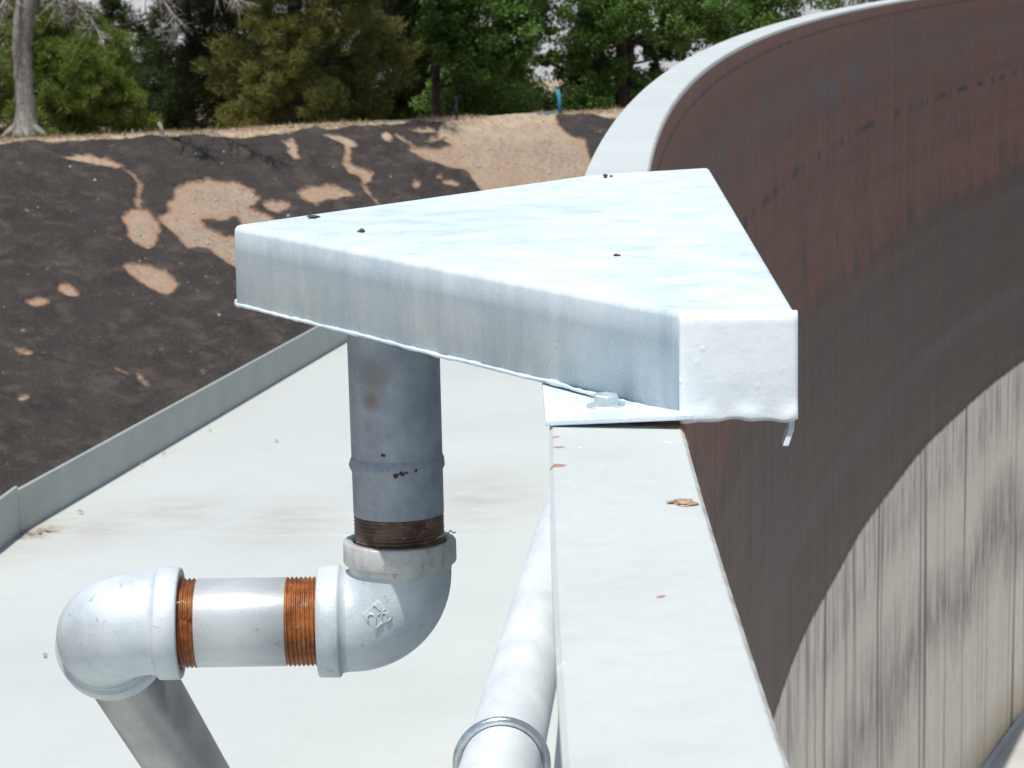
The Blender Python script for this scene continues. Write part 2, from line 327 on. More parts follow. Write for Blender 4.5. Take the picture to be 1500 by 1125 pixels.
def m_bank():
    t = NT('black_coated_sandy_bank'); p = t.pos(); a = t.attr('wear'); cr = t.attr('crest')
    edge = t.math('ADD', a, t.math('MULTIPLY', t.math('SUBTRACT', t.noise(p, 9, 8, .75), .5), .13))
    n = t.noise(p, 3.2, 6, .6); nf = t.noise(p, 45, 5, .7)
    c = t.mix(t.mr(n, .3, .7), (.026, .0225, .021), (.047, .041, .038)); c = t.mix(t.mr(nf, .5, .72, 0, .6), c, (.105, .09, .08))
    dr = t.noise(t.map(p, (1, 1.4, 2.6), (0, 0, 0), (.3, .2, .5)), 3.4, 6, .72, .4); c = t.mix(t.mr(dr, .5, .72, 0, .55), c, (.125, .10, .085))
    c = t.mix(t.mr(t.noise(t.map(p, (1, 1.2, 2.4), (7, 2, 1)), 5.5, 5, .7), .66, .71, 0, .8), c, (.30, .20, .145))
    c = t.mix(t.math('MULTIPLY', t.mr(t.vor(p, 26), .12, .05), t.mr(t.noise(p, 8, 2), .66, .7)), c, (.4, .37, .33))
    peb = t.vor(p, 55, 'Color'); q = t.sep(peb)
    g = t.mix(q[0], (.17, .125, .092), (.36, .30, .24)); g = t.mix(t.mr(t.noise(p, 6, 4), .4, .7, 0, .5), g, (.38, .30, .24))
    g = t.mix(t.mr(t.noise(p, 1.1, 4), .35, .6, .1, .5), g, (.34, .23, .145))
    g = t.mix(t.math('MULTIPLY', t.mr(edge, .09, .005), .6), g, (.33, .19, .115))
    g = t.mix(t.math('MULTIPLY', cr, t.mr(t.noise(p, 9, 4), .3, .6)), g, (.42, .335, .235))
    c = t.mix(t.math('MULTIPLY', t.mr(edge, -.018, .022), t.mr(t.noise(p, 28, 5, .75), .25, .4, .35, 1)), c, g)
    return t.fin(c, .9, 0, t.bump(t.math('ADD', nf, t.math('MULTIPLY', t.vor(p, 55), .6)), .5, .012), .2)
M['bank'] = m_bank()
def m_leaf(name, a, b, c3):
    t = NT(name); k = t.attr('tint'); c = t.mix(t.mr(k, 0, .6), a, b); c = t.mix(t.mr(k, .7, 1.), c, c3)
    t.fin(c, .55, 0, None, .3)
    tr = t.n('BsdfTranslucent'); t.put(tr.inputs[0], t.mix(.35, c, (.25, .30, .03)))
    mx = t.n('MixShader'); mx.inputs[0].default_value = .28; t.t.links.new(t.b.outputs[0], mx.inputs[1]); t.t.links.new(tr.outputs[0], mx.inputs[2]); t.t.links.new(mx.outputs[0], t.out.inputs[0])
    return t.m
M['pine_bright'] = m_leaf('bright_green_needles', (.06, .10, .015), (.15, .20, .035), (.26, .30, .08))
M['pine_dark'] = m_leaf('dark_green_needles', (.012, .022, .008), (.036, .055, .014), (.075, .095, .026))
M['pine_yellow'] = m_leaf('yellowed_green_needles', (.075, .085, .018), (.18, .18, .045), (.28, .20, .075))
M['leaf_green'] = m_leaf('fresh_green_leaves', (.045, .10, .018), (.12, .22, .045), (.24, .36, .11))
M['leaf_dark'] = m_leaf('shaded_green_leaves', (.018, .045, .010), (.05, .10, .022), (.10, .17, .05))  # darker copy of the green leaves: understory shade put into the colour
M['bark'] = m_simple('grey_bark', (.16, .145, .125), (.30, .275, .245), 22, .9, .6, .01)
M['bark_dark'] = m_simple('dark_brown_bark', (.022, .018, .015), (.055, .045, .036), 18, .9, .6, .01)
M['twig'] = m_simple('grey_dead_twigs', (.22, .20, .175), (.34, .31, .28), 30, .9, .2, .003)
M['straw'] = m_leaf('dry_straw', (.24, .17, .10), (.36, .27, .17), (.46, .37, .25))
M['white_wall'] = m_simple('white_rendered_wall', (.66, .70, .73), (.74, .78, .81), 1.2, .8, .05)
M['roof'] = m_simple('grey_roof_sheet', (.35, .36, .37), (.45, .46, .47), 3, .6, .05)
M['glass'] = NT('dark_window_glass').fin((.03, .035, .04), .1, 0)
M['blue'] = m_simple('blue_plastic', (.03, .20, .30), (.05, .28, .38), 20, .5, .05)
M['black'] = m_simple('black_plastic', (.015, .015, .017), (.03, .03, .03), 20, .5, .05)
M['post'] = m_simple('weathered_timber', (.32, .29, .25), (.46, .43, .38), 30, .85, .3, .004)
M['drop'] = m_simple('dark_dried_lump', (.035, .025, .03), (.13, .09, .06), 260, .8, .4, .002)
M['chip'] = m_simple('dry_leaf_bits', (.22, .17, .08), (.50, .42, .26), 60, .8, .3, .002)
M['bolt'] = mat_galv('zinc_bolt', (.50, .58, .62), (.72, .78, .80), .6, (.3, .45), 120, (1, 1, 1), 0, .3)

# ================================================================== TANK
TC = np.array([47.0147, 1.1]); TR = 46.9006; TW = 0.095; ZF = -5.18; ZD = -1.4
def ring_pt(phi, r, z): return np.array([TC[0] - r * math.cos(phi), TC[1] + r * math.sin(phi), z])
def fine_angles():
    a = list(np.arange(-4, 30, .05)); a += list(np.arange(30, 356, 1.5)); return np.radians(np.array(a))
PH = fine_angles()
tank = thing('steel_tank', 'huge round open steel tank, rust brown inside, with pale grey flat rim', 'tank', (TC[0], TC[1], ZF))
def ring_surface(profile, name, mat, parent, closed_prof=False, smooth=False, wavy=None):
    n = len(PH); V = []; UV = []
    acc = np.concatenate([[0], np.cumsum(np.hypot(*(np.diff(np.array(profile), axis=0).T)))])
    for j, ph in enumerate(PH):
        for k, (r, z) in enumerate(profile):
            dr = wavy(ph, z) if wavy else 0
            V.append(ring_pt(ph, r + dr, z)); UV.append((ph * TR, z if name == 'shell' else acc[k]))
    m = len(profile); F = []
    for j in range(n):
        j2 = (j + 1) % n
        for k in range(m - 1 + (1 if closed_prof else 0)):
            k2 = (k + 1) % m
            F.append((j * m + k, j * m + k2, j2 * m + k2, j2 * m + k))
    return mesh(name, V, F, mat, parent, smooth, uv=UV)
zs = [-.0125, -.06, -.3, -.6, -.9, -1.3, -1.8, -2.3, -2.58, -3.2, -4, ZF]
shell = ring_surface([(TR, z) for z in zs], 'shell', M['wall'], tank, smooth=True, wavy=lambda ph, z: min(1, -z / .8) * (.004 * math.sin(ph * 130 + 3 * z) + .003 * math.sin(ph * 57 - z)))
# flange: profile starts at the inner edge so UV.y is the distance from it
T_ = .012
ring_surface([(TR - .001, -.003), (TR + .002, 0), (TR + TW - .003, 0), (TR + TW, -.003), (TR + TW, -T_), (TR - .001, -T_)], 'rim_flange', M['rim'], tank, True, False)
ring_surface([(TR + .012, -T_ - .001), (TR + .012, -3.0), (TR + .012, ZF)], 'outer_face', M['outer'], tank)
n = len(PH); V = [ring_pt(p, TR + .005, ZF) for p in PH] + [(TC[0], TC[1], ZF)]
mesh('tank_floor', V, [((j + 1) % n, j, n) for j in range(n)], M['floor'], tank, False)
V, Fc = [], []
ring_surface([(TR - .001, ZF + .03), (TR - .03, ZF + .003)], 'floor_fillet', M['floor'], tank)

# ================================================================== RING DECK round the tank
deck = thing('ring_deck', None, None, (TC[0], TC[1], ZD), kind='structure')
DR = 49.0; segs = [8.16 + 5.625 * k for k in range(-4, 5)]
UPH, UPT = .135, .012
for i in range(len(segs) - 1):
    a0, a1 = math.radians(segs[i]), math.radians(segs[i + 1])
    A, B = ring_pt(a0, DR, ZD), ring_pt(a1, DR, ZD); A2, B2 = ring_pt(a0, TR + .014, ZD + .02), ring_pt(a1, TR + .014, ZD + .02)
    N = 8; inner = [ring_pt(a0 + (a1 - a0) * k / N, TR + .014, ZD + .02) for k in range(N + 1)]
    V = inner + [B, A]; Vb = [v - np.array([0, 0, .08]) for v in V]; nn = len(V)
    Fc = [tuple(range(nn)), tuple(range(nn, 2 * nn))[::-1]] + [(k, nn + k, nn + (k + 1) % nn, (k + 1) % nn) for k in range(nn)]
    mesh('deck_panel', V + Vb, Fc, M['deck'], deck, False)
    # upstand plate along the outer edge, and a thin wall below
    t = (B - A) / np.linalg.norm(B - A); nrm = np.array([-t[1], t[0], 0])
    if nrm @ (A - np.array([TC[0], TC[1], ZD])) < 0: nrm = -nrm
    a_, b_ = A + t * .004, B - t * .001
    P = [a_, b_, b_ + nrm * UPT, a_ + nrm * UPT]
    V = [p + np.array([0, 0, -.1]) for p in P] + [p + np.array([0, 0, UPH + (.012 if i == 3 else 0)]) for p in P]
    mod_bevel(mesh('upstand_plate', V, [(3, 2, 1, 0), (4, 5, 6, 7), (0, 1, 5, 4), (1, 2, 6, 5), (2, 3, 7, 6), (3, 0, 4, 7)], M['upstand'], deck, False), .002, 1)
    P = [A + nrm * .05, B + nrm * .05]
    mesh('outer_wall', [P[0] + (0, 0, -.085), P[1] + (0, 0, -.085), P[1] + (0, 0, ZF - ZD), P[0] + (0, 0, ZF - ZD)], [(0, 1, 2, 3)], M['outer'], deck, False)
    # low weld seam along the radial joint
    V, Fc = sweep([A + (0, 0, .0), A2 + (0, 0, .0)], .0035, 8); mesh('weld_seam', V, Fc, M['deck'], deck)

# ================================================================== GROUND AND BANK
R_ = 900
mesh('ground', [(-R_, -R_, ZF - .15), (R_, -R_, ZF - .15), (R_, R_, ZF - .15), (-R_, R_, ZF - .15)], [(0, 1, 2, 3)], M['ground'], None, False)['kind'] = 'structure'
ZC = -1.5
c0, c1 = atz(0, 207, ZC), atz(900, 163, ZC)
ub = (c1 - c0) / np.linalg.norm(c1 - c0); vb = np.array([ub[1], -ub[0], 0])      # along the crest, and towards the tank
SLP = .66
bn = np.cross(ub, vb - np.array([0, 0, SLP])); bn /= np.linalg.norm(bn); bn = bn if bn[2] > 0 else -bn
def to_bank(x, y):
    d = ray(x, y); k = ((c0 - CAM) @ bn) / (d @ bn); P = CAM + d * k - c0; return (P @ ub, P @ vb)
z6 = lambda L: [to_bank(150 + x / 2.727, 180 + y / 2.727) for x, y in L]
z1 = lambda L: [to_bank(x / 3, y / 3) for x, y in L]
z2 = lambda L: [to_bank(450 + x / 3, y / 3) for x, y in L]
z8 = lambda L: [to_bank(x / 2.25, 400 + y / 2.25) for x, y in L]
def ell(cx, cy, rx, ry, a=0, n=14):
    a = math.radians(a); return [(cx + rx * math.cos(t) * math.cos(a) - ry * math.sin(t) * math.sin(a), cy + rx * math.cos(t) * math.sin(a) + ry * math.sin(t) * math.cos(a)) for t in np.arange(n) * 2 * math.pi / n]
def strip(L, wd):
    up = [(x - wd * .5, y - wd * .2) for x, y in L]; dn = [(x + wd * .5, y + wd * .2) for x, y in L]; return up + dn[::-1]
patches = [
 z6([(215,375),(265,355),(260,325),(285,300),(290,260),(340,240),(400,235),(410,218),(470,235),(540,240),(600,270),(628,300),(610,325),(580,335),(640,360),(690,380),(700,420),(560,420),(540,370),(515,370),(500,385),(400,380),(390,395),(420,420),(480,445),(560,450),(560,590),(470,545),(430,505),(380,495),(340,505),(310,465),(270,430),(240,400)]),
 z6([(75,378),(120,345),(175,348),(225,400),(228,430),(210,490),(180,502),(130,480),(100,450),(95,410)]),
 z6([(80,572),(130,563),(200,575),(250,595),(298,645),(280,680),(255,692),(190,660),(130,625)]),
 z6([(640,325),(670,308),(730,315),(748,330),(705,358),(670,350)]),
 z6([(778,275),(810,258),(870,248),(940,250),(985,270),(1002,295),(960,305),(900,310),(850,328),(800,305)]),
 z1([(270,690),(330,680),(400,682),(480,700),(545,725),(520,738),(420,718),(340,704)]),
 z6([(890,50),(960,46),(1000,66),(1015,90),(988,94),(992,140),(982,162),(1040,183),(1080,205),(1070,235),(1040,250),(1030,215),(985,200),(960,165),(968,120),(972,90),(940,70)]),
 z6([(720,70),(760,66),(782,85),(772,110),(795,142),(765,142),(735,115),(748,95)]),
 z6(strip([(70,175),(120,205),(150,245),(140,335)], 16)),
 z6(strip([(1180,50),(1250,105),(1300,120)], 20)),
 z6(strip([(1040,250),(1070,290),(1100,330)], 14)),
 z2([(580,560),(620,520),(900,470),(1090,470),(1095,530),(1110,560),(1150,600),(1220,620),(1235,680),(1250,720),(1300,800),(1200,860),(780,860),(720,780),(700,745),(640,735),(520,700),(440,660),(480,650),(560,655),(640,640),(600,620),(610,600),(540,630),(520,625),(570,600)]),
 z2(ell(630, 805, 40, 11, 12)), z2(ell(480, 812, 16, 14)), z2(ell(350, 600, 26, 16, 40)), z2(ell(580,775,16,6)), z2(ell(510, 575, 60, 10, 2)),
 z8(ell(226, 65, 38, 16, 25)), z8(ell(125, 98, 34, 12)), z8(ell(515, 415, 30, 8, 35)), z8(ell(75, 412, 14, 7)), z8(ell(75, 258, 26, 6, 10)), z8(ell(470, 355, 30, 6, 50)), z8(ell(400,325,24,5,20)), z8(ell(15,605,9,5)),
]
def sdf(S, Tt, poly):
    """positive inside"""
    P = np.array(poly); Q = np.roll(P, -1, 0); inside = np.zeros(S.shape, bool); dmin = np.full(S.shape, 1e9)
    for (x0, y0), (x1, y1) in zip(P, Q):
        ex, ey = x1 - x0, y1 - y0; k = np.clip(((S - x0) * ex + (Tt - y0) * ey) / (ex * ex + ey * ey + 1e-12), 0, 1)
        dmin = np.minimum(dmin, (S - x0 - k * ex) ** 2 + (Tt - y0 - k * ey) ** 2)
        cnd = ((y0 > Tt) != (y1 > Tt)); xi = x0 + (Tt - y0) * ex / (ey if abs(ey) > 1e-12 else 1e-12); inside ^= cnd & (S < xi)
    return np.where(inside, 1, -1) * np.sqrt(dmin)
def vnoise(X, Y, sc, seed):
    g = np.random.default_rng(seed).random((64, 64)); x, y = X * sc, Y * sc; i, j = np.floor(x).astype(int), np.floor(y).astype(int); fx, fy = x - i, y - j
    fx, fy = fx * fx * (3 - 2 * fx), fy * fy * (3 - 2 * fy); G = lambda a, b: g[a % 64, b % 64]
    return (G(i, j) * (1 - fx) + G(i + 1, j) * fx) * (1 - fy) + (G(i, j + 1) * (1 - fx) + G(i + 1, j + 1) * fx) * fy - .5
sa = np.concatenate([[-60, -30, -15, -8, -4, -2], np.arange(-1.2, 8.4, .022), [9, 11, 14, 20, 30, 60, 120]])
ta = np.concatenate([[-2.2, -1.6, -1.1, -.8, -.65], np.arange(-.55, 3.1, .022), [3.6, 4.3, 5.0, 5.6]])
S, Tt = np.meshgrid(sa, ta, indexing='ij')
wear = np.full(S.shape, -1.)
for pl in patches: wear = np.maximum(wear, sdf(S, Tt, pl))
cw = .02 + .08 * vnoise(S, S * 0, 1.1, 3) + .10 * vnoise(S, S * 0, 4, 5)
wear = np.maximum(wear, cw - Tt)
wn_ = wear + .05 * vnoise(S, Tt, 12, 8)
crest = np.clip((.45 - Tt) / .35, 0, 1)
Z = ZC - np.where(Tt > 0, Tt, 0) * SLP - .02 * np.exp(-np.abs(Tt) / .25)
Z += np.clip(-wn_ / .02, 0, 1) * .018 + .02 * vnoise(S, Tt, 1.6, 1) + .012 * vnoise(S, Tt, 5, 2) + .007 * vnoise(S, Tt, 24, 4)
Z += np.where(wn_ > 0, .012 * vnoise(S, Tt, 45, 6), 0) - np.where(Tt < -.35, np.minimum(.8, (-.35 - Tt) * .45), 0)
Pb = c0[None, None, :] + S[..., None] * ub + Tt[..., None] * vb; Pb[..., 2] = Z
ns, nt_ = S.shape
idx = np.arange(ns * nt_).reshape(ns, nt_)
Fq = np.stack([idx[:-1, :-1], idx[:-1, 1:], idx[1:, 1:], idx[1:, :-1]], -1).reshape(-1, 4)
bank = mesh('embankment', Pb.reshape(-1, 3), Fq, M['bank'], None, True, attr={'wear': wear.ravel(), 'crest': crest.ravel()})
bank['kind'] = 'structure'
GZ = ZC - .75
up = [c0 - ub * 400 - vb * 1.7, c0 + ub * 600 - vb * 1.7, c0 + ub * 600 - vb * 800, c0 - ub * 400 - vb * 800]
V = [np.array([p[0], p[1], GZ]) for p in up]; mesh('upper_ground', V, [(0, 1, 2, 3)], M['ground'], None, False)['kind'] = 'structure'
def bank_pt(s, t_):
    i = int(np.argmin(abs(sa - s))); j = int(np.argmin(abs(ta - t_))); return Pb[i, j].copy()

# ================================================================== WHITE BUILDING behind the trees
def building():
    # a long low white building, face parallel to the crest
    p = atz(800, 117, GZ); o = p - ub * 7.0; L, D, Hh = 26.0, 8.0, 3.4
    b = thing('white_building', 'long low white building glimpsed through gaps in the trees', 'building', tuple(o))
    q = -vb
    def pt(s, d, z): return o + ub * s + q * d + np.array([0, 0, z])
    V = [pt(0, 0, 0), pt(L, 0, 0), pt(L, D, 0), pt(0, D, 0), pt(0, 0, Hh), pt(L, 0, Hh), pt(L, D, Hh), pt(0, D, Hh)]
    mesh('wall', V, [(0, 1, 5, 4), (1, 2, 6, 5), (2, 3, 7, 6), (3, 0, 4, 7)], M['white_wall'], b, False)
    V = [pt(-.4, -.5, Hh + .005), pt(L + .4, -.5, Hh + .005), pt(L + .4, D + .5, Hh + .005), pt(-.4, D + .5, Hh + .005), pt(-.4, D / 2, Hh + 1.3), pt(L + .4, D / 2, Hh + 1.3)]
    mesh('roof', V, [(0, 1, 5, 4), (2, 3, 4, 5), (3, 0, 4), (1, 2, 5), (3, 2, 1, 0)], M['roof'], b, False)
    for k in range(4):
        s0 = 3 + k * 6.2
        V = [pt(s0, -.02, 1.5), pt(s0 + 1.2, -.02, 1.5), pt(s0 + 1.2, -.02, 2.6), pt(s0, -.02, 2.6)]
        wd = mesh('window', V, [(0, 1, 2, 3)], M['glass'], b, False)
        V, Fc = [], []
        for (u0, u1, w0, w1) in ((-.06, 1.26, 1.44, 1.5), (-.06, 1.26, 2.6, 2.66), (-.06, 0, 1.5, 2.6), (1.2, 1.26, 1.5, 2.6)):
            i0 = len(V); V += [pt(s0 + u0, -.05, w0), pt(s0 + u1, -.05, w0), pt(s0 + u1, -.05, w1), pt(s0 + u0, -.05, w1), pt(s0 + u0, 0, w0), pt(s0 + u1, 0, w0), pt(s0 + u1, 0, w1), pt(s0 + u0, 0, w1)]
            Fc += [tuple(i0 + k_ for k_ in f) for f in ((0, 1, 2, 3), (0, 4, 5, 1), (1, 5, 6, 2), (2, 6, 7, 3), (3, 7, 4, 0))]
        mesh('frame', V, Fc, M['roof'], wd, False)
building()

# ================================================================== TREES
def leaf_cloud(clumps, per, size, aspect, spread, needle=False, seed=1, tint0=None):
    """clumps: (n,4) centre + radius. One quad (bent along its middle for broad leaves) per leaf."""
    g = np.random.default_rng(seed); C_ = np.asarray(clumps, float); n = len(C_)
    ci = np.repeat(np.arange(n), per); m = len(ci)
    d = g.normal(size=(m, 3)); d /= np.linalg.norm(d, axis=1)[:, None]
    rad = g.random(m) ** .45
    c = C_[ci, :3] + d * (rad * C_[ci, 3])[:, None] * np.array([1, 1, .75])
    if needle:
        ax = d + g.normal(size=(m, 3)) * .55 + np.array([0, 0, .25])
    else:
        ax = g.normal(size=(m, 3)) + d * .5 + np.array([0, 0, -.3])
    ax /= np.linalg.norm(ax, axis=1)[:, None]
    sd = np.cross(ax, g.normal(size=(m, 3))); sd /= np.linalg.norm(sd, axis=1)[:, None] + 1e-9
    if not needle:
        sd[:, 2] *= .45; sd /= np.linalg.norm(sd, axis=1)[:, None] + 1e-9
    L = size * (.6 + .8 * g.random(m)); W = L * aspect
    a = c - ax * L[:, None] * .5; b = c + ax * L[:, None] * .5
    s1 = sd * W[:, None] * .5
    if needle: V = np.stack([a - s1, a + s1, b + s1 * .3, b - s1 * .3], 1)
    else: V = np.stack([a, c + s1, b, c - s1], 1)
    V = V.reshape(-1, 3); Fq = np.arange(len(V)).reshape(-1, 4)
    ct = g.random(n); tint = np.clip(.35 * ct[ci] + .65 * g.random(m) * (.35 + .65 * rad), 0, 1)
    return V, Fq, np.repeat(tint, 4)
def limb(p, q, r0, r1, bend=.1, seg=8, n=7):
    p, q = np.asarray(p, float), np.asarray(q, float); k = np.linspace(0, 1, n)[:, None]; L = np.linalg.norm(q - p)
    off = RNG.normal(size=3) * bend * L; off2 = RNG.normal(size=3) * bend * L * .4
    P = p + (q - p) * k + off * (k * (1 - k) * 2) + off2 * np.sin(k * 9) * k * (1 - k)
    V, F_ = sweep(P, np.linspace(r0, r1, n), seg); return V, F_, P
def merge(L):
    V, Fc, o = [], [], 0
    for v, f in L: V.append(np.asarray(v)); Fc += [tuple(i + o for i in q) for q in f]; o += len(v)
    return np.concatenate(V), Fc
def tree(name, label, px, Y, height, trunk_r, lobes, leafmat, barkmat, per, size, aspect, needle, seed, group, lean=(0, 0), stems=1):
    """lobes: (x px, y px, depth offset m, radius m, clumps, clump radius) in the photo's picture of that tree, plus unseen forward lobes added for shade"""
    base = aty(px, 150, Y); base[2] = GZ
    t = thing(name, label, 'tree', tuple(base), group)
    g = np.random.default_rng(seed); cl = []; wood = []; tops = []
    for s in range(stems):
        ofs = np.array([(s - (stems - 1) / 2) * .22, .1 * s, 0]); top = base + ofs * 2.2 + np.array([lean[0], lean[1], height * .8])
        V, F_, P = limb(base + ofs * .5 - (0, 0, .05), top, trunk_r, trunk_r * .35, .035, 10, 9); wood.append((V, F_)); tops.append(P)
    for (lx, ly, dY, r, nc, cr) in lobes:
        c = aty(lx, ly, Y + dY)
        if c[2] - r * .5 < GZ: c[2] = GZ + r * .5
        d = g.normal(size=(nc, 3)); d /= np.linalg.norm(d, axis=1)[:, None]
        pts = c + d * (r * g.random(nc) ** .4)[:, None]; pts[:, 2] = np.maximum(pts[:, 2], GZ + .08)
        cl += [(*p, cr * (.6 + .8 * g.random())) for p in pts]
        P = tops[int(g.integers(len(tops)))]; j = int(np.argmin(abs(P[:, 2] - (c[2] - r * .5))))
        V, F_, _ = limb(P[j], c, trunk_r * .4, .012, .08, 6, 6); wood.append((V, F_))
        for q in pts[:: max(1, nc // 5)]:
            V, F_, _ = limb(c + (q - c) * .1, q, .012, .004, .08, 5, 4); wood.append((V, F_))
    V, F_ = merge(wood); mesh('trunk', V, F_, barkmat, t)
    V, Fq, ti = leaf_cloud(cl, per, size, aspect, 1, needle, seed)
    keep = (V.reshape(-1, 4, 3)[:, :, 2].min(1) > GZ)
    V = V.reshape(-1, 4, 3)[keep].reshape(-1, 3); ti = ti.reshape(-1, 4)[keep].ravel(); Fq = np.arange(len(V)).reshape(-1, 4)
    mesh('crown', V, Fq, leafmat, t, False, attr={'tint': ti})
    return t
TG = 'trees along the top of the bank'
tree('bushy_pine', 'bright green bushy pine at far left behind the bare trunk', 95, 29.3, 3.4, .09,
     [(15, 130, 0, .45, 40, .13), (70, 160, -.3, .42, 40, .12), (115, 110, -.3, .42, 44, .12), (165, 140, 0, .36, 34, .12), (60, 70, -.1, .4, 36, .13), (150, 80, .2, .34, 26, .13), (-60, 110, 0, .6, 36, .17), (60, 10, .1, .4, 30, .14), (30, -120, .5, .6, 24, .2), (130, 190, .1, .35, 24, .13), (195, 180, .1, .3, 20, .12), (20, 200, 0, .4, 26, .14), (110, 30, .5, .3, 16, .13)],
     M['pine_bright'], M['bark_dark'], 260, .055, .14, True, 11, TG)
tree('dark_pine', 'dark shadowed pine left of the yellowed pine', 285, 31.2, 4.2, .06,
     [(255, 150, 0, .45, 26, .18), (300, 110, 0, .45, 28, .18), (285, 40, 0, .5, 28, .18), (225, 150, .6, .4, 20, .17), (320, 170, .2, .4, 20, .17), (270, -60, -.3, .6, 34, .22), (240, 190, .2, .4, 20, .16), (340, 40, .4, .5, 24, .19), (255, -160, -.9, .8, 50, .26), (330, -170, -1.1, .8, 46, .26), (235, 95, .5, .3, 14, .14)],  # highest forward lobes are unseen, added to shade the foliage below
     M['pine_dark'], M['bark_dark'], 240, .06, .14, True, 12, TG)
tree('yellowed_pine', 'large pine with yellow green and brownish needle clumps, middle of the row', 430, 29.6, 4.6, .12,
     [(385, 125, -.4, .28, 26, .11), (430, 65, -.4, .34, 30, .12), (475, 150, -.5, .26, 24, .11), (395, 25, -.3, .36, 28, .12), (360, 165, -.3, .25, 18, .11), (535, 120, .3, .35, 18, .14), (510, 30, 0, .4, 26, .14), (460, -60, -.1, .6, 36, .18), (380, -120, -.2, .7, 34, .2), (530, 180, .3, .35, 18, .14), (440, 120, .7, .5, 26, .18), (350, 90, .6, .4, 22, .17), (420, 190, .2, .4, 24, .14), (500, 95, .4, .4, 24, .15), (540, -120, -.6, .8, 44, .24), (510, -170, -1.5, .75, 50, .22), (560, 70, .6, .4, 22, .18)],  # unseen lobes overhead on the right, added to darken that half
     M['pine_yellow'], M['bark_dark'], 240, .06, .14, True, 13, TG)
tree('leafy_tree', 'fresh green leafy tree above the blue standpipe, dark underneath', 640, 32.2, 4.6, .06,
     [(650, 55, -.7, .36, 40, .13), (700, 80, -.8, .34, 40, .12), (745, 45, -.7, .36, 38, .13), (665, -5, -.5, .42, 38, .15), (720, -5, -.6, .45, 44, .15), (790, 10, -.3, .38, 32, .14), (745, 108, -.6, .22, 18, .11), (680, -90, -.2, .8, 50, .2), (790, -90, -.4, .7, 44, .2), (690, 130, .5, .45, 24, .2),  (620, -150, -1.6, .7, 60, .2), (655, 165, .5, .4, 24, .18), (740, 165, .6, .4, 24, .18)],  # lobe furthest forward is out of view, put there to shade lower leaves
     M['leaf_green'], M['bark_dark'], 150, .046, .5, False, 14, TG)
tree('spreading_tree', 'dark trunked leafy tree with spreading limbs beside the tank rim', 905, 33.2, 4.8, .085,
     [(860, 25, -.5, .36, 36, .13), (915, 15, -.6, .36, 38, .13), (985, 35, -.5, .25, 26, .12), (1050, 15, -.4, .38, 36, .14), (1120, 0, -.2, .38, 34, .14), (1000, -40, -.2, .6, 44, .19), (1180, -25, 0, .5, 36, .17), (870, -70, -.3, .7, 46, .2), (838, 80, -.1, .24, 14, .12), (870, 150, -.5, .28, 18, .12), (940, 125, -.3, .2, 10, .1), (905, 100, -.3, .16, 8, .09), (1270, -40, 0, .6, 34, .19)],
     M['leaf_green'], M['bark_dark'], 150, .046, .5, False, 15, TG, stems=3)
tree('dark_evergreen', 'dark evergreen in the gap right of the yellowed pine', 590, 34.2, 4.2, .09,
     [(580, 110, 0, .5, 30, .2), (640, 150, 0, .5, 30, .2), (560, 30, 0, .6, 30, .22), (620, 60, .2, .5, 26, .2), (700, 165, 0, .45, 28, .18), (600, -80, -.3, .8, 34, .26), (740, 160, .2, .4, 24, .18), (520, 160, .2, .4, 20, .2), (570, 175, -.2, .4, 24, .18), (580, -170, -1.2, .9, 44, .28), (690, 100, .4, .4, 22, .18), (610, 110, -.6, .35, 28, .17), (600, 20, -.6, .4, 30, .18), (625, 165, -.5, .3, 22, .15), (660, 60, .6, .5, 22, .2)],  # includes an unseen overhead lobe, added so its shade deepens the gap
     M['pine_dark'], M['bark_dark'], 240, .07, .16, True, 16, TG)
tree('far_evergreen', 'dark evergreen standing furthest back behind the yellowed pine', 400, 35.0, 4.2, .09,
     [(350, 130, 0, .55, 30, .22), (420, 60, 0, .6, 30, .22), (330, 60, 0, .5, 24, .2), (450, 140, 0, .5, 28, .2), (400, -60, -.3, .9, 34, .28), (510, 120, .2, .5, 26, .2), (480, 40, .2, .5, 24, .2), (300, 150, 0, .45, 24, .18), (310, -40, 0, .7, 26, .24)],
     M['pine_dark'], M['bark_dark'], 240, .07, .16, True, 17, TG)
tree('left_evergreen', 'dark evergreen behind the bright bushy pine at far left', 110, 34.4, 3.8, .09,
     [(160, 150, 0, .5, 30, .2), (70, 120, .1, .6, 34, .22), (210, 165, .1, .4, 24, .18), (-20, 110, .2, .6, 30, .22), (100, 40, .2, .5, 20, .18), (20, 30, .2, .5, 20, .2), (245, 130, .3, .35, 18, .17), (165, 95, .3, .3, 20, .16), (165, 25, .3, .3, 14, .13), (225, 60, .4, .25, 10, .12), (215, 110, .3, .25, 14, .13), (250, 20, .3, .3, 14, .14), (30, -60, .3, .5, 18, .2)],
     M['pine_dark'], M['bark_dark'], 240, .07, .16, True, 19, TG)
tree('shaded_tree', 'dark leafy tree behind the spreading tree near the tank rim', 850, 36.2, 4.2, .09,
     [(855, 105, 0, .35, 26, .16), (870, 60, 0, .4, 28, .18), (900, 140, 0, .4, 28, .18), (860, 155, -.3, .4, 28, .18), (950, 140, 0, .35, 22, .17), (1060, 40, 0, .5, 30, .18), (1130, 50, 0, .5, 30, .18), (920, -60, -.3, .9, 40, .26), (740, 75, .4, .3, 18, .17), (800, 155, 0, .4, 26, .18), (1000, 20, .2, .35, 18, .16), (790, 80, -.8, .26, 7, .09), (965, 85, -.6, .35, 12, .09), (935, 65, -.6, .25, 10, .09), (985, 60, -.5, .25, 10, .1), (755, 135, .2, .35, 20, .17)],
     M['leaf_dark'], M['bark_dark'], 110, .065, .5, False, 18, TG)
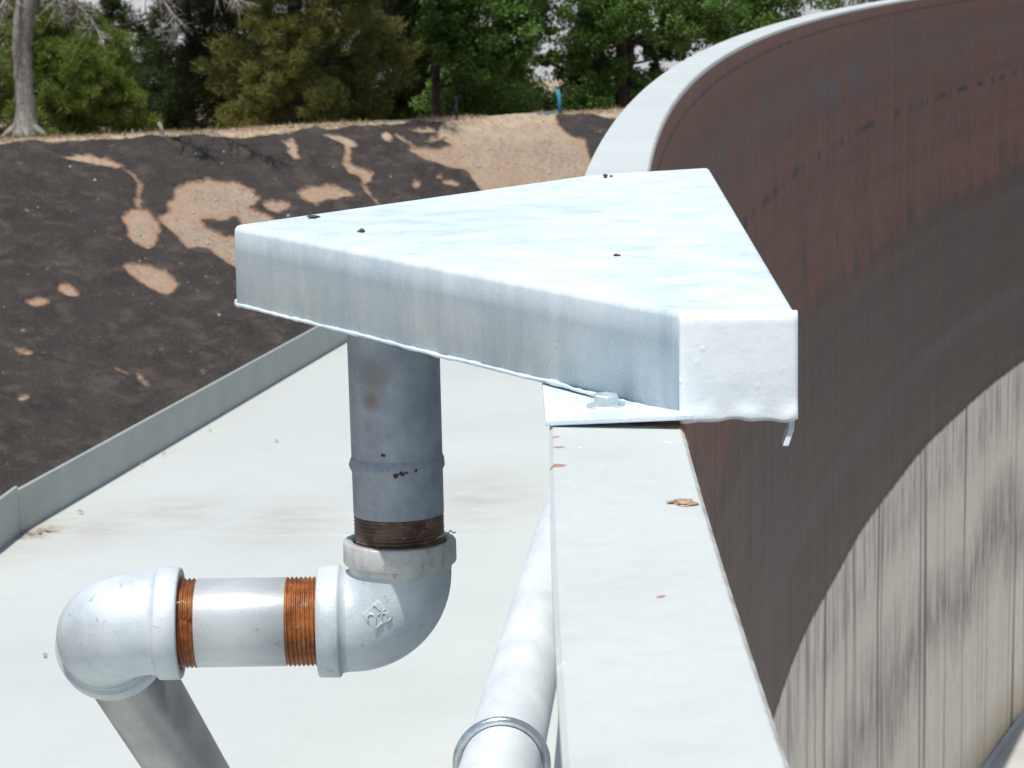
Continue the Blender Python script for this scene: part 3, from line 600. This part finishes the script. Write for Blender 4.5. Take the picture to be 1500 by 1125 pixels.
def shrub(px, py, Y, r, label, seed, nc=16):
    b = aty(px, py, Y); b[2] = GZ; t = thing('shrub', label, 'shrub', tuple(b)); g = np.random.default_rng(seed); wood = []; cl = []
    for k in range(nc):
        a = g.random() * 6.28; q = b + np.array([math.cos(a) * r * g.random(), math.sin(a) * r * g.random() * .7, r * (.3 + .9 * g.random())]); cl.append((*q, r * .32))
        V, F_, _ = limb(b, q, .01, .004, .1, 5, 5); wood.append((V, F_))
    V, F_ = merge(wood); mesh('stems', V, F_, M['bark_dark'], t)
    V, Fq, ti = leaf_cloud(cl, 60, .06, .5, 1, False, seed); V[:, 2] = np.maximum(V[:, 2], GZ + .002); mesh('foliage', V, Fq, M['leaf_green'], t, False, attr={'tint': ti})
shrub(850, 160, 31.6, .30, 'low green shrub right of the blue standpipe', 31)
shrub(795, 165, 31.4, .16, 'tiny green shrub left of the blue standpipe', 32, 9)

def bare_tree():
    b = aty(36, 187, 27.4); b[2] = ZC - .01
    t = thing('bare_tree', 'grey trunked leafless tree with drooping twigs at far left', 'tree', tuple(b))
    pts = [aty(39, 190, 27.4), aty(38, 165, 27.4), aty(35, 120, 27.4), aty(32, 70, 27.4), aty(35, 30, 27.4), aty(40, 0, 27.4), aty(46, -90, 27.4), aty(40, -200, 27.45), aty(50, -330, 27.5)]
    pts[0] = b + (0, 0, -.03)
    k = np.linspace(0, 1, 33) * 8; P = np.array([[np.interp(q, range(9), [p[i] for p in pts]) for i in range(3)] for q in k])
    r = np.interp(k, [0, .5, 1, 2, 3, 4, 5, 8], [.165, .125, .10, .094, .094, .104, .106, .06])
    V, F_ = sweep(P, r, 18); V = V + .006 * np.sin(V[:, [2]] * 30 + V[:, [0]] * 60)
    roots = [(V, F_)]
    for a in (-.4, .7, 2.2, 3.7, 5.0):
        q = b + np.array([math.cos(a) * .25, math.sin(a) * .22, -.01]); roots.append(limb(b + (0, 0, .14), q, .06, .02, .05, 7, 6)[:2])
    V, F_ = merge(roots); mesh('trunk', V, F_, M['bark'], t)
    g = np.random.default_rng(5)
    def branch(start, way, r0, name='branch'):
        parts = []
        P = np.array([aty(x, y, 27.4 + dy) for x, y, dy in way]); kk = np.linspace(0, len(P) - 1, 6 * len(P))
        Q = np.array([[np.interp(q, range(len(P)), P[:, i]) for i in range(3)] for q in kk]); Q += np.cumsum(g.normal(size=Q.shape) * .004, 0)
        parts.append(sweep(Q, np.linspace(r0, .004, len(Q)), 6))
        for j in range(4, len(Q), 1):
            for _ in range(2):
                d = Q[j] - Q[j - 1]; d /= np.linalg.norm(d) + 1e-9; d = d + g.normal(size=3) * .8 + np.array([0, 0, -.55]); d /= np.linalg.norm(d)
                L = .12 + .22 * g.random(); e1 = Q[j] + d * L * .5; e2 = Q[j] + d * L + np.array([0, 0, -.05 * L + .03 * g.normal()])
                parts.append(sweep([Q[j], e1, e2], [.005, .004, .002], 4))
                for _ in range(2):
                    d2 = d + g.normal(size=3) * .9; d2 /= np.linalg.norm(d2); parts.append(sweep([e1, e1 + d2 * L * .4], [.003, .0015], 4))
        V, F_ = merge(parts); mesh(name, V, F_, M['twig'], t)
    branch(None, [(40, -60, 0), (75, -45, -.3), (100, -15, -.5), (125, 10, -.6), (150, 38, -.6)], .014)
    branch(None, [(42, -80, 0), (100, -80, -.5), (180, -50, -.8), (235, -15, -.9), (258, 25, -.9), (264, 45, -.9)], .014)
    branch(None, [(38, -20, 0), (18, -10, -.2), (0, 10, -.3), (-20, 30, -.3)], .025)
    branch(None, [(42, -110, 0), (140, -120, -.4), (260, -70, -.7), (320, -25, -.8), (350, 0, -.8)], .014)
    branch(None, [(42, -150, 0), (-40, -170, -.4), (-110, -120, -.5)], .03)
    branch(None, [(40, -40, 0), (60, -30, -.4), (80, -5, -.6), (90, 15, -.6)], .018)
bare_tree()

# posts and pipes along the crest
def crest_base(x, y, dt=0.):
    s, t_ = to_bank(x, y); p = c0 + ub * s + vb * t_; q = bank_pt(s, t_); p[2] = q[2]; return p
def blue_pipe():
    b = crest_base(821, 163); t = thing('standpipe', 'thin blue plastic standpipe on the bank crest under the leafy tree', 'pipe', tuple(b))
    V, F_ = sweep([b + (0, 0, -.05), b + (-.01, 0, .15), b + (-.03, 0, .30)], .022, 12); mesh('pipe', V, F_, M['blue'], t)
    V, F_ = lathe(b + (-.03, 0, .285), (-.06, 0, 1), [(0, .0225), (0, .029), (.03, .029), (.034, .024), (.034, .0)], 12); mesh('cap', V, F_, M['post'], t)
    V, F_ = sweep([b + (-.01, 0, .03), b + (-.12, -.02, .02), b + (-.25, -.03, .012)], .009, 8); mesh('side_pipe', V, F_, M['blue'], t)
blue_pipe()
def sprinkler():
    b = crest_base(669, 172); t = thing('sprinkler', 'thin black sprinkler riser with round head on the bank crest', 'sprinkler', tuple(b))
    V, F_ = sweep([b + (0, 0, -.05), b + (-.005, 0, .22)], .008, 8); mesh('riser', V, F_, M['black'], t)
    V, F_ = lathe(b + (-.005, 0, .20), (0, 0, 1), [(0, .009), (.005, .02), (.03, .024), (.045, .02), (.055, .008), (.055, 0)], 12); mesh('head', V, F_, M['black'], t)
    V, F_ = sweep([b + (-.03, 0, .12), b + (.03, 0, .125)], .005, 6); mesh('crosspiece', V, F_, M['black'], t)
sprinkler()
def stake(x, y, h, r, label, lean):
    b = crest_base(x, y); V, F_ = sweep([b + (0, 0, -.06), b + (lean * .5, 0, h * .5), b + (lean, 0, h)], [r, r * .95, r * .85], 7)
    t = thing('stake', label, 'stake', tuple(b)); mesh('shaft', V, F_, M['post'], t, False)
    V, F_ = sweep([b + (lean, 0, h - .02), b + (lean * 1.3, 0, h + .022)], [r * .9, r * .6], 7); mesh('tip', V, F_, M['post'], t, False)
stake(239, 191, .105, .022, 'short pale leaning timber stake on the bank crest', -.03)
stake(196, 192, .05, .012, 'very short thin peg on the bank crest left of the timber stake', -.01)
# dry grass along the crest
def dry_grass():
    g = np.random.default_rng(21); n = 9000; s = g.uniform(-1.2, 8.3, n); t_ = g.normal(-.18, .16, n)
    dens = np.array([vnoise(np.array([a]), np.array([b]), 1.4, 9)[0] for a, b in zip(s, t_)]); k = (dens > -.12) & (t_ > -.6) & (t_ < .12); s, t_ = s[k], t_[k]; n = len(s)
    i = np.clip(np.searchsorted(sa, s), 0, ns - 1); j = np.clip(np.searchsorted(ta, t_), 0, nt_ - 1); P = c0 + s[:, None] * ub + t_[:, None] * vb; P[:, 2] = Z[i, j] - .004
    h = .02 + .05 * g.random(n) ** 2.5; d = g.normal(size=(n, 3)) * .9; d[:, 2] = 1; d /= np.linalg.norm(d, axis=1)[:, None]
    sd = np.cross(d, g.normal(size=(n, 3))); sd /= np.linalg.norm(sd, axis=1)[:, None]; wv = sd * .004
    V = np.stack([P - wv, P + wv, P + d * h[:, None] + wv * .3, P + d * h[:, None] - wv * .3], 1).reshape(-1, 3)
    tag(mesh('dry_grass', V, np.arange(len(V)).reshape(-1, 4), M['straw'], None, False, attr={'tint': np.repeat(g.random(n), 4)}), 'short dry straw coloured grass along the bank crest', 'grass', kind='stuff')
dry_grass()
def pebbles():
    g = np.random.default_rng(33); L = []
    bm = bmesh.new(); bmesh.ops.create_icosphere(bm, subdivisions=1, radius=1); V0, F0 = bm_arrays(bm); V0 = np.array(V0)
    k = 0
    while k < 500:
        s, t_ = g.uniform(-1., 8.2), g.uniform(-.2, 3.0); i = min(int(np.searchsorted(sa, s)), ns - 1); j = min(int(np.searchsorted(ta, t_)), nt_ - 1)
        if wear[i, j] < .03 and g.random() > .04: continue
        p = Pb[i, j]; r = .006 + .012 * g.random() ** 3; L.append((p + V0 * r * g.uniform(.6, 1.2, 3) + (0, 0, r * .2), F0)); k += 1
    V, F_ = merge(L); tag(mesh('gravel', V, F_, m_simple('pale_gravel_stones', (.30, .22, .16), (.58, .50, .42), 60, .9), None, True), 'loose pale gravel stones scattered over the bank', 'gravel', kind='stuff')
pebbles()

# ================================================================== PIPE ALONG THE OUTSIDE OF THE TANK
def wall_x(y): return TC[0] - math.sqrt(TR ** 2 - (y - TC[1]) ** 2)
pa, pb = aty(750, 1060, 4.07), aty(840, 711, 7.0)
ys = np.concatenate([np.linspace(-1, 3, 9), np.linspace(3.2, 12, 40)])
PP = []
for y in ys:
    k = (y - pa[1]) / (pb[1] - pa[1]); p = pa + (pb - pa) * k; p[0] += .006 * (k * k - k) if k > 0 else 0.; p[2] = max(p[2], ZD + .09); p[0] = max(p[0], wall_x(y) - .47) if y > 7 else p[0]; PP.append(p)
PP = np.array(PP)
side = thing('side_pipe_run', 'bright galvanised pipe clamped along the outside of the tank below the rim', 'pipe', tuple(PP[12]))
V, F_ = sweep(PP, .0575, 48); mesh('pipe', V, F_, M['galv_rail'], side)
def ubolt():
    yy = 3.80; c = np.array([np.interp(yy, PP[:, 1], PP[:, i]) for i in range(3)]); Rr, rr = .0645, .0066
    P = [c + np.array([-Rr, 0, -.115])] + [c + np.array([Rr * math.cos(a), -.004 * math.sin(a), Rr * math.sin(a)]) for a in np.linspace(math.pi, 0, 40)] + [c + np.array([Rr, 0, -.115])]
    P = [P[0], P[0] + (0, 0, .035)] + P[1:-1] + [P[-1] + (0, 0, .035), P[-1]]
    V, F_ = sweep(P, rr, 14); u = mesh('u_bolt', V, F_, M['zinc'], side)
    V, F_ = boxv((c[0] - .09, yy - .025, c[2] - .075), (wall_x(yy) - .013, yy + .025, c[2] - .065)); mod_bevel(mesh('bracket', V, F_, M['galv_pipe'], side, False), .001)
    for sx in (-1, 1):
        V, F_ = lathe(c + np.array([sx * Rr, 0, -.088]), (0, 0, 1), [(0, .0067), (0, .013), (.012, .013), (.012, .0067)], 6); mesh('nut', V, F_, M['zinc'], u, False)
ubolt()

# ================================================================== TRIANGULAR HOOD over the riser
ZB, ZT = .006, .083
P1, P4, P3, P2, P5 = [np.array(p[:2]) for p in ((-.262, 2.572), (.1205, 1.924), (.2025, 1.924), (.232, 3.145), (.15, 3.145))]
q = atz(862, 256, ZT); P5 = np.array([q[0], q[1]])
hood = thing('steel_hood', 'triangular galvanised steel hood bolted over the tank rim', 'cover', (.09, 2.4, 0))
V, F_ = prism([P1, P4, P3, P2, P5], ZB, ZT, .0065, .004, 4)
body = mesh('hood_body', V, F_, M['galv_top'], hood, True)
for pl in body.data.polygons: pl.use_smooth = True
wn2 = body.modifiers.new('weighted', 'WEIGHTED_NORMAL'); wn2.keep_sharp = False
# end plate: slightly proud, with a lumpy lower edge
def end_plate():
    nx, nz = 60, 26; x0, x1 = P4[0] - .001, P3[0] + .0015; V = []; g = np.random.default_rng(3)
    ph = g.random(6) * 6
    for j in range(nz + 1):
        for i in range(nx + 1):
            u = i / nx; lowz = ZB - .002 - .0018 * max(0, math.sin(u * 9 + ph[0])) - .0009 * math.sin(u * 21 + ph[1])  
            k = j / nz; z = lowz + (ZT - .0015 - lowz) * k
            ru = min(u, 1 - u) * (x1 - x0); rz = min(k, 1.0) * .08; top = (1 - k) * .077
            y = P4[1] - .0035 + .0035 * max(0, 1 - top / .005) ** 2 + .0022 * max(0, 1 - ru / .004) ** 2 - .0022 * math.exp(-((k * .079 - .004) / .006) ** 2) * (.5 + .5 * math.sin(u * 16 + ph[2]))
            V.append((x0 + (x1 - x0) * u, y, z))
    n1 = len(V); V += [(v[0], P4[1] + .006, v[2]) for v in V]
    nc = nx + 1; F_ = []
    for j in range(nz):
        for i in range(nx):
            a = j * nc + i; F_.append((a, a + 1, a + nc + 1, a + nc))
    for i in range(nx): a = i; F_.append((a + n1, a + 1 + n1, a + 1, a)); b = nz * nc + i; F_.append((b, b + 1, b + 1 + n1, b + n1))
    for j in range(nz):
        a = j * nc; F_.append((a, a + nc, a + nc + n1, a + n1)); b = j * nc + nx; F_.append((b + n1, b + nc + n1, b + nc, b))
    ep = mesh('end_plate', V, F_, M['endpaint'], hood)
    ep['label'] = 'white painted end plate with blisters'
end_plate()
# weld bead along the lower edge of the long face
def bead(A, B, z, r, name, seed):
    g = np.random.default_rng(seed); n = 160; k = np.linspace(0, 1, n); P = np.array([(*(A + (B - A) * t), z) for t in k]); w_ = np.convolve(g.normal(size=n + 8), np.ones(9) / 9, 'valid')
    P[:, 2] += w_ * .0008; P[:, :2] += (w_ * .0006)[:, None]; rad = r * (1 + .35 * np.sin(k * 230) * .3 + .3 * np.convolve(g.normal(size=n + 2), np.ones(3) / 3, 'valid'))
    V, F_ = sweep(P, np.clip(rad, r * .6, r * 1.6), 8); return mesh(name, V, F_, M['galv_top'], hood)
bead(P1 + (.0015, -.0015), P4 + (-.003, .001), ZB + .0018, .0016, 'weld_bead', 4)
bead(P1 + (.002, .002), P5, ZB + .002, .003, 'weld_bead', 6)
# mounting tab on the rim with bolt and washer
V, F_ = boxv((.0235, 1.926, 0), (.128, 2.22, .004))
V = np.array(V, float); V[:, 2] += .0008 + np.clip((V[:, 0] - .024) / .1, 0, 1) * .0068 * (V[:, 1] < 2); V[:, 1] -= .022 * (V[:, 0] > .1) * (V[:, 1] < 2)
mod_bevel(mesh('mounting_tab', V, F_, M['galv_top'], hood, False), .0008)
bc = atz(888, 597, .0055)
V, F_ = lathe((bc[0], bc[1], .0045), (0, 0, 1), [(0, 0), (0, .0142), (.0022, .0146), (.0034, .0138), (.0036, .008), (.0036, 0)], 40); ws_org = mesh('bolt', *lathe((bc[0], bc[1], .0075), (.05, -.03, 1), [(0, 0), (0, .0102), (.0068, .0102), (.0082, .0088), (.0082, 0)], 6), M['bolt'], hood, False)
mod_bevel(ws_org, .0006)
mesh('washer', V, F_, M['bolt'], ws_org)
# bent strips below the end plate
def strip_obj(P, wd, th, mat):
    V = []; P = np.array(P, float)
    for i, p in enumerate(P):
        for sx, sy in ((-th, -wd), (th, -wd), (th, wd), (-th, wd)): V.append(p + np.array([sx, sy, 0]))
    F_ = gridfaces(len(P), 4) + [(3, 2, 1, 0), tuple(4 * (len(P) - 1) + k for k in range(4))]
    o = mesh('bent_strip', V, F_, mat, hood, False); mod_bevel(o, .0006); return o
strip_obj([(.1995, 1.933, .02), (.2, 1.933, .004), (.1995, 1.932, -.004), (.1955, 1.931, -.016)], .008, .002, M['endpaint'])
strip_obj([(.1215, 1.94, .006), (.1225, 1.935, -.006), (.1255, 1.93, -.024)], .008, .0022, M['rim'])

# ================================================================== THREADED PIPE RUN
YR = 2.53; PXM = YR / FPX
rc = aty(588, 908, YR); lc = aty(145, 909, YR)              # elbow centres
lc = np.array([lc[0], YR, rc[2]])
run = thing('threaded_pipe_run', 'galvanised threaded pipe run with two elbows hanging below the hood', 'pipework', (rc[0], YR, rc[2]))
AF, RB, RP = .0785, .0485, .0425
def thread(p0, axis, length, r, pitch, amp, name, mat, parent, taper=0.):
    d, u, v = frame(axis); na = 72; nl = int(length / pitch * 7); V = []
    for i in range(nl + 1):
        s = length * i / nl
        for j in range(na):
            a = 2 * math.pi * j / na; f = (s / pitch - j / na) % 1.0; tri = 1 - abs(2 * f - 1)
            rr = r - amp * .5 + amp * tri + taper * s; V.append(np.asarray(p0) + d * s + rr * (math.cos(a) * u + math.sin(a) * v))
    return mesh(name, V, gridfaces(nl + 1, na), mat, parent)
COL = [(.014, .0428), (.004, .0435), (0, .0450), (0, .0522), (.0014, .0534), (.0195, .0537), (.0212, .0528), (.0222, .0497), (.028, .0487)]
def elbow(center, dA, dB, label):
    dA, dB = np.array(dA, float), np.array(dB, float); dA /= np.linalg.norm(dA); dB /= np.linalg.norm(dB)
    bend = .0495; P = [center + dA * (AF - .012), center + dA * bend]
    oc = center + (dA + dB) * bend
    arcs = [oc - bend * (dB * math.cos(t) + dA * math.sin(t)) for t in np.linspace(0, math.pi / 2, 22)]
    P = [center + dA * (AF - .012), center + dA * ((AF - .012) * .5 + bend * .5)] + arcs + [center + dB * ((AF - .012) * .5 + bend * .5), center + dB * (AF - .012)]
    rad = np.full(len(P), RB); rad[2:-2] += .0012 * np.sin(np.linspace(0, math.pi, len(P) - 4))
    V, F_ = sweep(P, rad, 72, False); e = mesh('elbow', V, F_, M['galv_elbow'], run)
    if label: e['label'] = label
    for d in (dA, dB):
        V2, F2 = lathe(center + d * AF, -d, COL, 72); mesh('collar', V2, F2, M['collar'] if d[2] > .5 else M['galv_elbow'], e)
    return e, V, F_
e1, EV, EF = elbow(rc, (0, 0, 1), (-1, 0, 0), None)
# riser
rtop = np.array([rc[0] - .0025, YR, ZB + .03]); rbot = rc + np.array([0, 0, AF])
ax = rtop - rbot; LR = np.linalg.norm(ax); ax /= LR
yp = lambda y: (aty(588, y, YR - .04)[2] - rbot[2])          # height along the riser of a picture row
zt = yp(764); V, F_ = lathe(rbot + ax * zt, ax, [(0, .0424), (.001, .0428), (LR - zt, .0434)], 72); riser = mesh('riser_pipe', V, F_, M['riser'], run)
thread(rbot - ax * .012, ax, zt + .0125, .0420, .0036, .0016, 'thread', M['rust_dark'], riser)
zr = yp(689); V, F_ = lathe(rbot + ax * (zr - .007), ax, [(0, .0429), (.003, .0445), (.007, .0453), (.011, .0444), (.014, .0430)], 72)
V = V + .0005 * np.sin(V[:, [0]] * 700 + V[:, [2]] * 500); mesh('weld_ring', V, F_, M['riser'], riser)
# horizontal nipple between the elbows
na_, nb_ = lc + np.array([AF, 0, 0]), rc - np.array([AF, 0, 0]); Ln = nb_[0] - na_[0]
xl, xr = aty(289, 908, YR)[0] - na_[0], aty(421, 908, YR)[0] - na_[0]
V, F_ = lathe(na_ + (xl, 0, 0), (1, 0, 0), [(0, .0405), (.0006, .0422), (xr - xl - .0006, .0422), (xr - xl, .0405)], 96); nip = mesh('nipple', V, F_, M['galv_pipe'], run)
thread(na_ - (.014, 0, 0), (1, 0, 0), xl + .0142, .0417, .0042, .0024, 'thread', M['rust'], nip, .0)
thread(na_ + (xr - .0002, 0, 0), (1, 0, 0), Ln - xr + .014, .0417, .0042, .0024, 'thread', M['rust'], nip, .0)
# loose strands of thread sealant
def strand(P, parent):
    k = np.linspace(0, len(P) - 1, 24); P = np.array(P); Q = np.array([[np.interp(q, range(len(P)), P[:, i]) for i in range(3)] for q in k]); Q[:, 2] += .0007 * np.sin(k * 7)
    V, F_ = sweep(Q, .0007, 5); mesh('sealant_strand', V, F_, M['chip'], parent)
f_ = YR - .0445
strand([aty(259, 884, f_), aty(266, 881, f_ - .002), aty(273, 884, f_ - .003), aty(274, 889, f_)], nip)
strand([aty(640, 790, YR - .03), aty(652, 781, YR - .04), aty(660, 778, YR - .045), aty(668, 781, YR - .046)], riser)
# left elbow and the pipe dropping away from the camera
pe = aty(274, 1125, 3.0); dd = pe - lc; dd /= np.linalg.norm(dd)
e2, _, _ = elbow(lc, (1, 0, 0), dd, None)
s0 = lc + dd * (AF - .012); L2 = (lc[2] - (ZD + .02)) / -dd[2]
V, F_ = lathe(s0, dd, [(0, .0405), (.0, .0423), (L2 - AF, .0423), (L2 - AF + .05, .0423)], 72); mesh('drop_pipe', V, F_, M['galv_drop'], run)
fl = lc + dd * L2
V, F_ = lathe((fl[0], fl[1], ZD + .018), (0, 0, 1), [(0, .13), (.008, .13), (.01, .125), (.01, 0)], 40); mesh('floor_flange', V, F_, M['galv_pipe'], run)
# raised size mark cast on the elbow
def emboss():
    bvh = BVHTree.FromPolygons([Vector(v) for v in EV], EF)
    c = aty(553, 899, YR - .04); a = math.radians(41)
    def on(x, y, off):
        x, y = x * .84, y * .84
        px, pz = c[0] + x * math.cos(a) - y * math.sin(a), c[2] + x * math.sin(a) + y * math.cos(a)
        h = bvh.ray_cast(Vector((px, YR - .3, pz)), Vector((0, 1, 0)))[0]; return np.array([px, (h.y if h else YR - .03) - off, pz])
    N = 12; hw = .0145; V = [on(-hw + 2 * hw * i / N, -hw + 2 * hw * j / N, .0006 if 0 < i < N and 0 < j < N else -.0006) for j in range(N + 1) for i in range(N + 1)]
    mesh('raised_pad', V, gridfaces(N + 1, N + 1, False), M['galv_elbow'], e1)
    two = [(-.30, .22), (-.24, .40), (-.05, .5), (.16, .46), (.28, .28), (.22, .06), (.0, -.2), (-.3, -.5), (0, -.5), (.34, -.5)]
    strokes = [(two, .0165, -.0062, -.001, .00125), ([(-.2, .28), (.04, .5), (.04, 0), (.04, -.5)], .0105, .0065, .0072, .001), (two, .0105, .0068, -.0068, .001), ([(-.5, 0), (0, 0), (.5, 0)], .011, .0066, .0003, .0009)]
    parts = []
    for L, sc, ox, oy, r in strokes:
        k = np.linspace(0, len(L) - 1, 5 * len(L)); P = [on(np.interp(q, range(len(L)), [p[0] for p in L]) * sc + ox, np.interp(q, range(len(L)), [p[1] for p in L]) * sc + oy, .0009) for q in k]
        parts.append(sweep(P, r, 8))
    V, F_ = merge(parts); mesh('raised_mark', V, F_, M['galv_elbow'], e1)
emboss()

# ================================================================== SMALL THINGS
def lump(name, label, cat, p, r, mat, seed, squash=(1, 1, .8), group=None, n=3, spread=.7):
    g = np.random.default_rng(seed); bm = bmesh.new(); L = []
    for k in range(n):
        b2 = bmesh.new(); bmesh.ops.create_icosphere(b2, subdivisions=2, radius=1); v, f = bm_arrays(b2); v = np.array(v)
        v *= (1 + .25 * np.sin(v[:, [0]] * 4 + g.random() * 6) * np.cos(v[:, [1]] * 5 + g.random() * 6)); o = g.normal(size=3) * r * spread; o[2] = abs(o[2]) * squash[2]
        rr = r * (.5 + .5 * g.random()); q = v * rr * np.array(squash) + np.asarray(p) + o; q[:, 2] = np.maximum(q[:, 2], p[2] + .0002); L.append((q, f))
    bm.free(); V, F_ = merge(L); return tag(mesh(name, V, F_, mat, None, True, base=tuple(p)), label, cat, group)
lump('dried_dropping', 'dark dried lump on the hood top near its pointed left corner', 'dropping', atz(529, 340, ZT), .0036, M['drop'], 1, n=3)
lump('dried_dropping', 'flat dark dried smear on the back edge of the hood top', 'dropping', atz(460, 318.5, ZT), .004, M['drop'], 2, (1.5, 2.2, .35), n=3)
lump('dried_dropping', 'small dark crumb in the middle of the hood top', 'dropping', atz(905, 375, ZT), .0021, M['drop'], 3, (1.2, 1, .8))
lump('dried_dropping', 'tiny dark crumb at the far edge of the hood top', 'dropping', atz(891, 261, ZT), .0028, M['drop'], 4, (1, 1, .7))
lump('dried_mud', 'lump of dried brown mud on the inner edge of the rim', 'mud', atz(1000, 737, 0), .0036, m_simple('dried_brown_mud', (.30, .19, .11), (.55, .43, .30), 200, .9, .4, .002), 5, (1.5, 1.3, .3), n=9, spread=1.3)
cpts = [(405, 646, .011), (118, 750, .012), (66, 961, .011), (208, 680, .007), (240, 665, .008), (308, 631, .007), (70, 776, .016), (58, 779, .013)]
where = ['midway between riser pipe and upstand', 'on the stain beside the upstand corner', 'left of the left elbow', 'nearest one along the upstand foot', 'middle one along the upstand foot', 'furthest one along the upstand foot', 'right one of the corner pair', 'left one of the corner pair']
for i, (x, y, s) in enumerate(cpts):
    p = atz(x, y, ZD + .008); g = np.random.default_rng(50 + i); a = g.random() * 3
    d = np.array([math.cos(a), math.sin(a), 0]) * s * 1.1; e = np.array([-math.sin(a), math.cos(a), 0]) * s * .5
    V = [p - d, p - d * .3 + e + (0, 0, .004), p + d * .4 + e * .8 + (0, 0, .006), p + d + (0, 0, .003), p + d * .3 - e + (0, 0, .005), p - d * .4 - e * .7, p + (0, 0, .009)]
    V = np.array(V); V = np.concatenate([V, V - (0, 0, .002)]); F_ = [(k, (k + 1) % 6, 6) for k in range(6)] + [((k + 1) % 6 + 7, k + 7, 13) for k in range(6)] + [(k + 7, (k + 1) % 6 + 7, (k + 1) % 6, k) for k in range(6)]
    tag(mesh('dry_leaf', V, F_, M['chip'], None, False, base=tuple(p)), 'dry leaf scrap on the pale deck ' + where[i], 'leaf', 'leaf scraps on the deck')
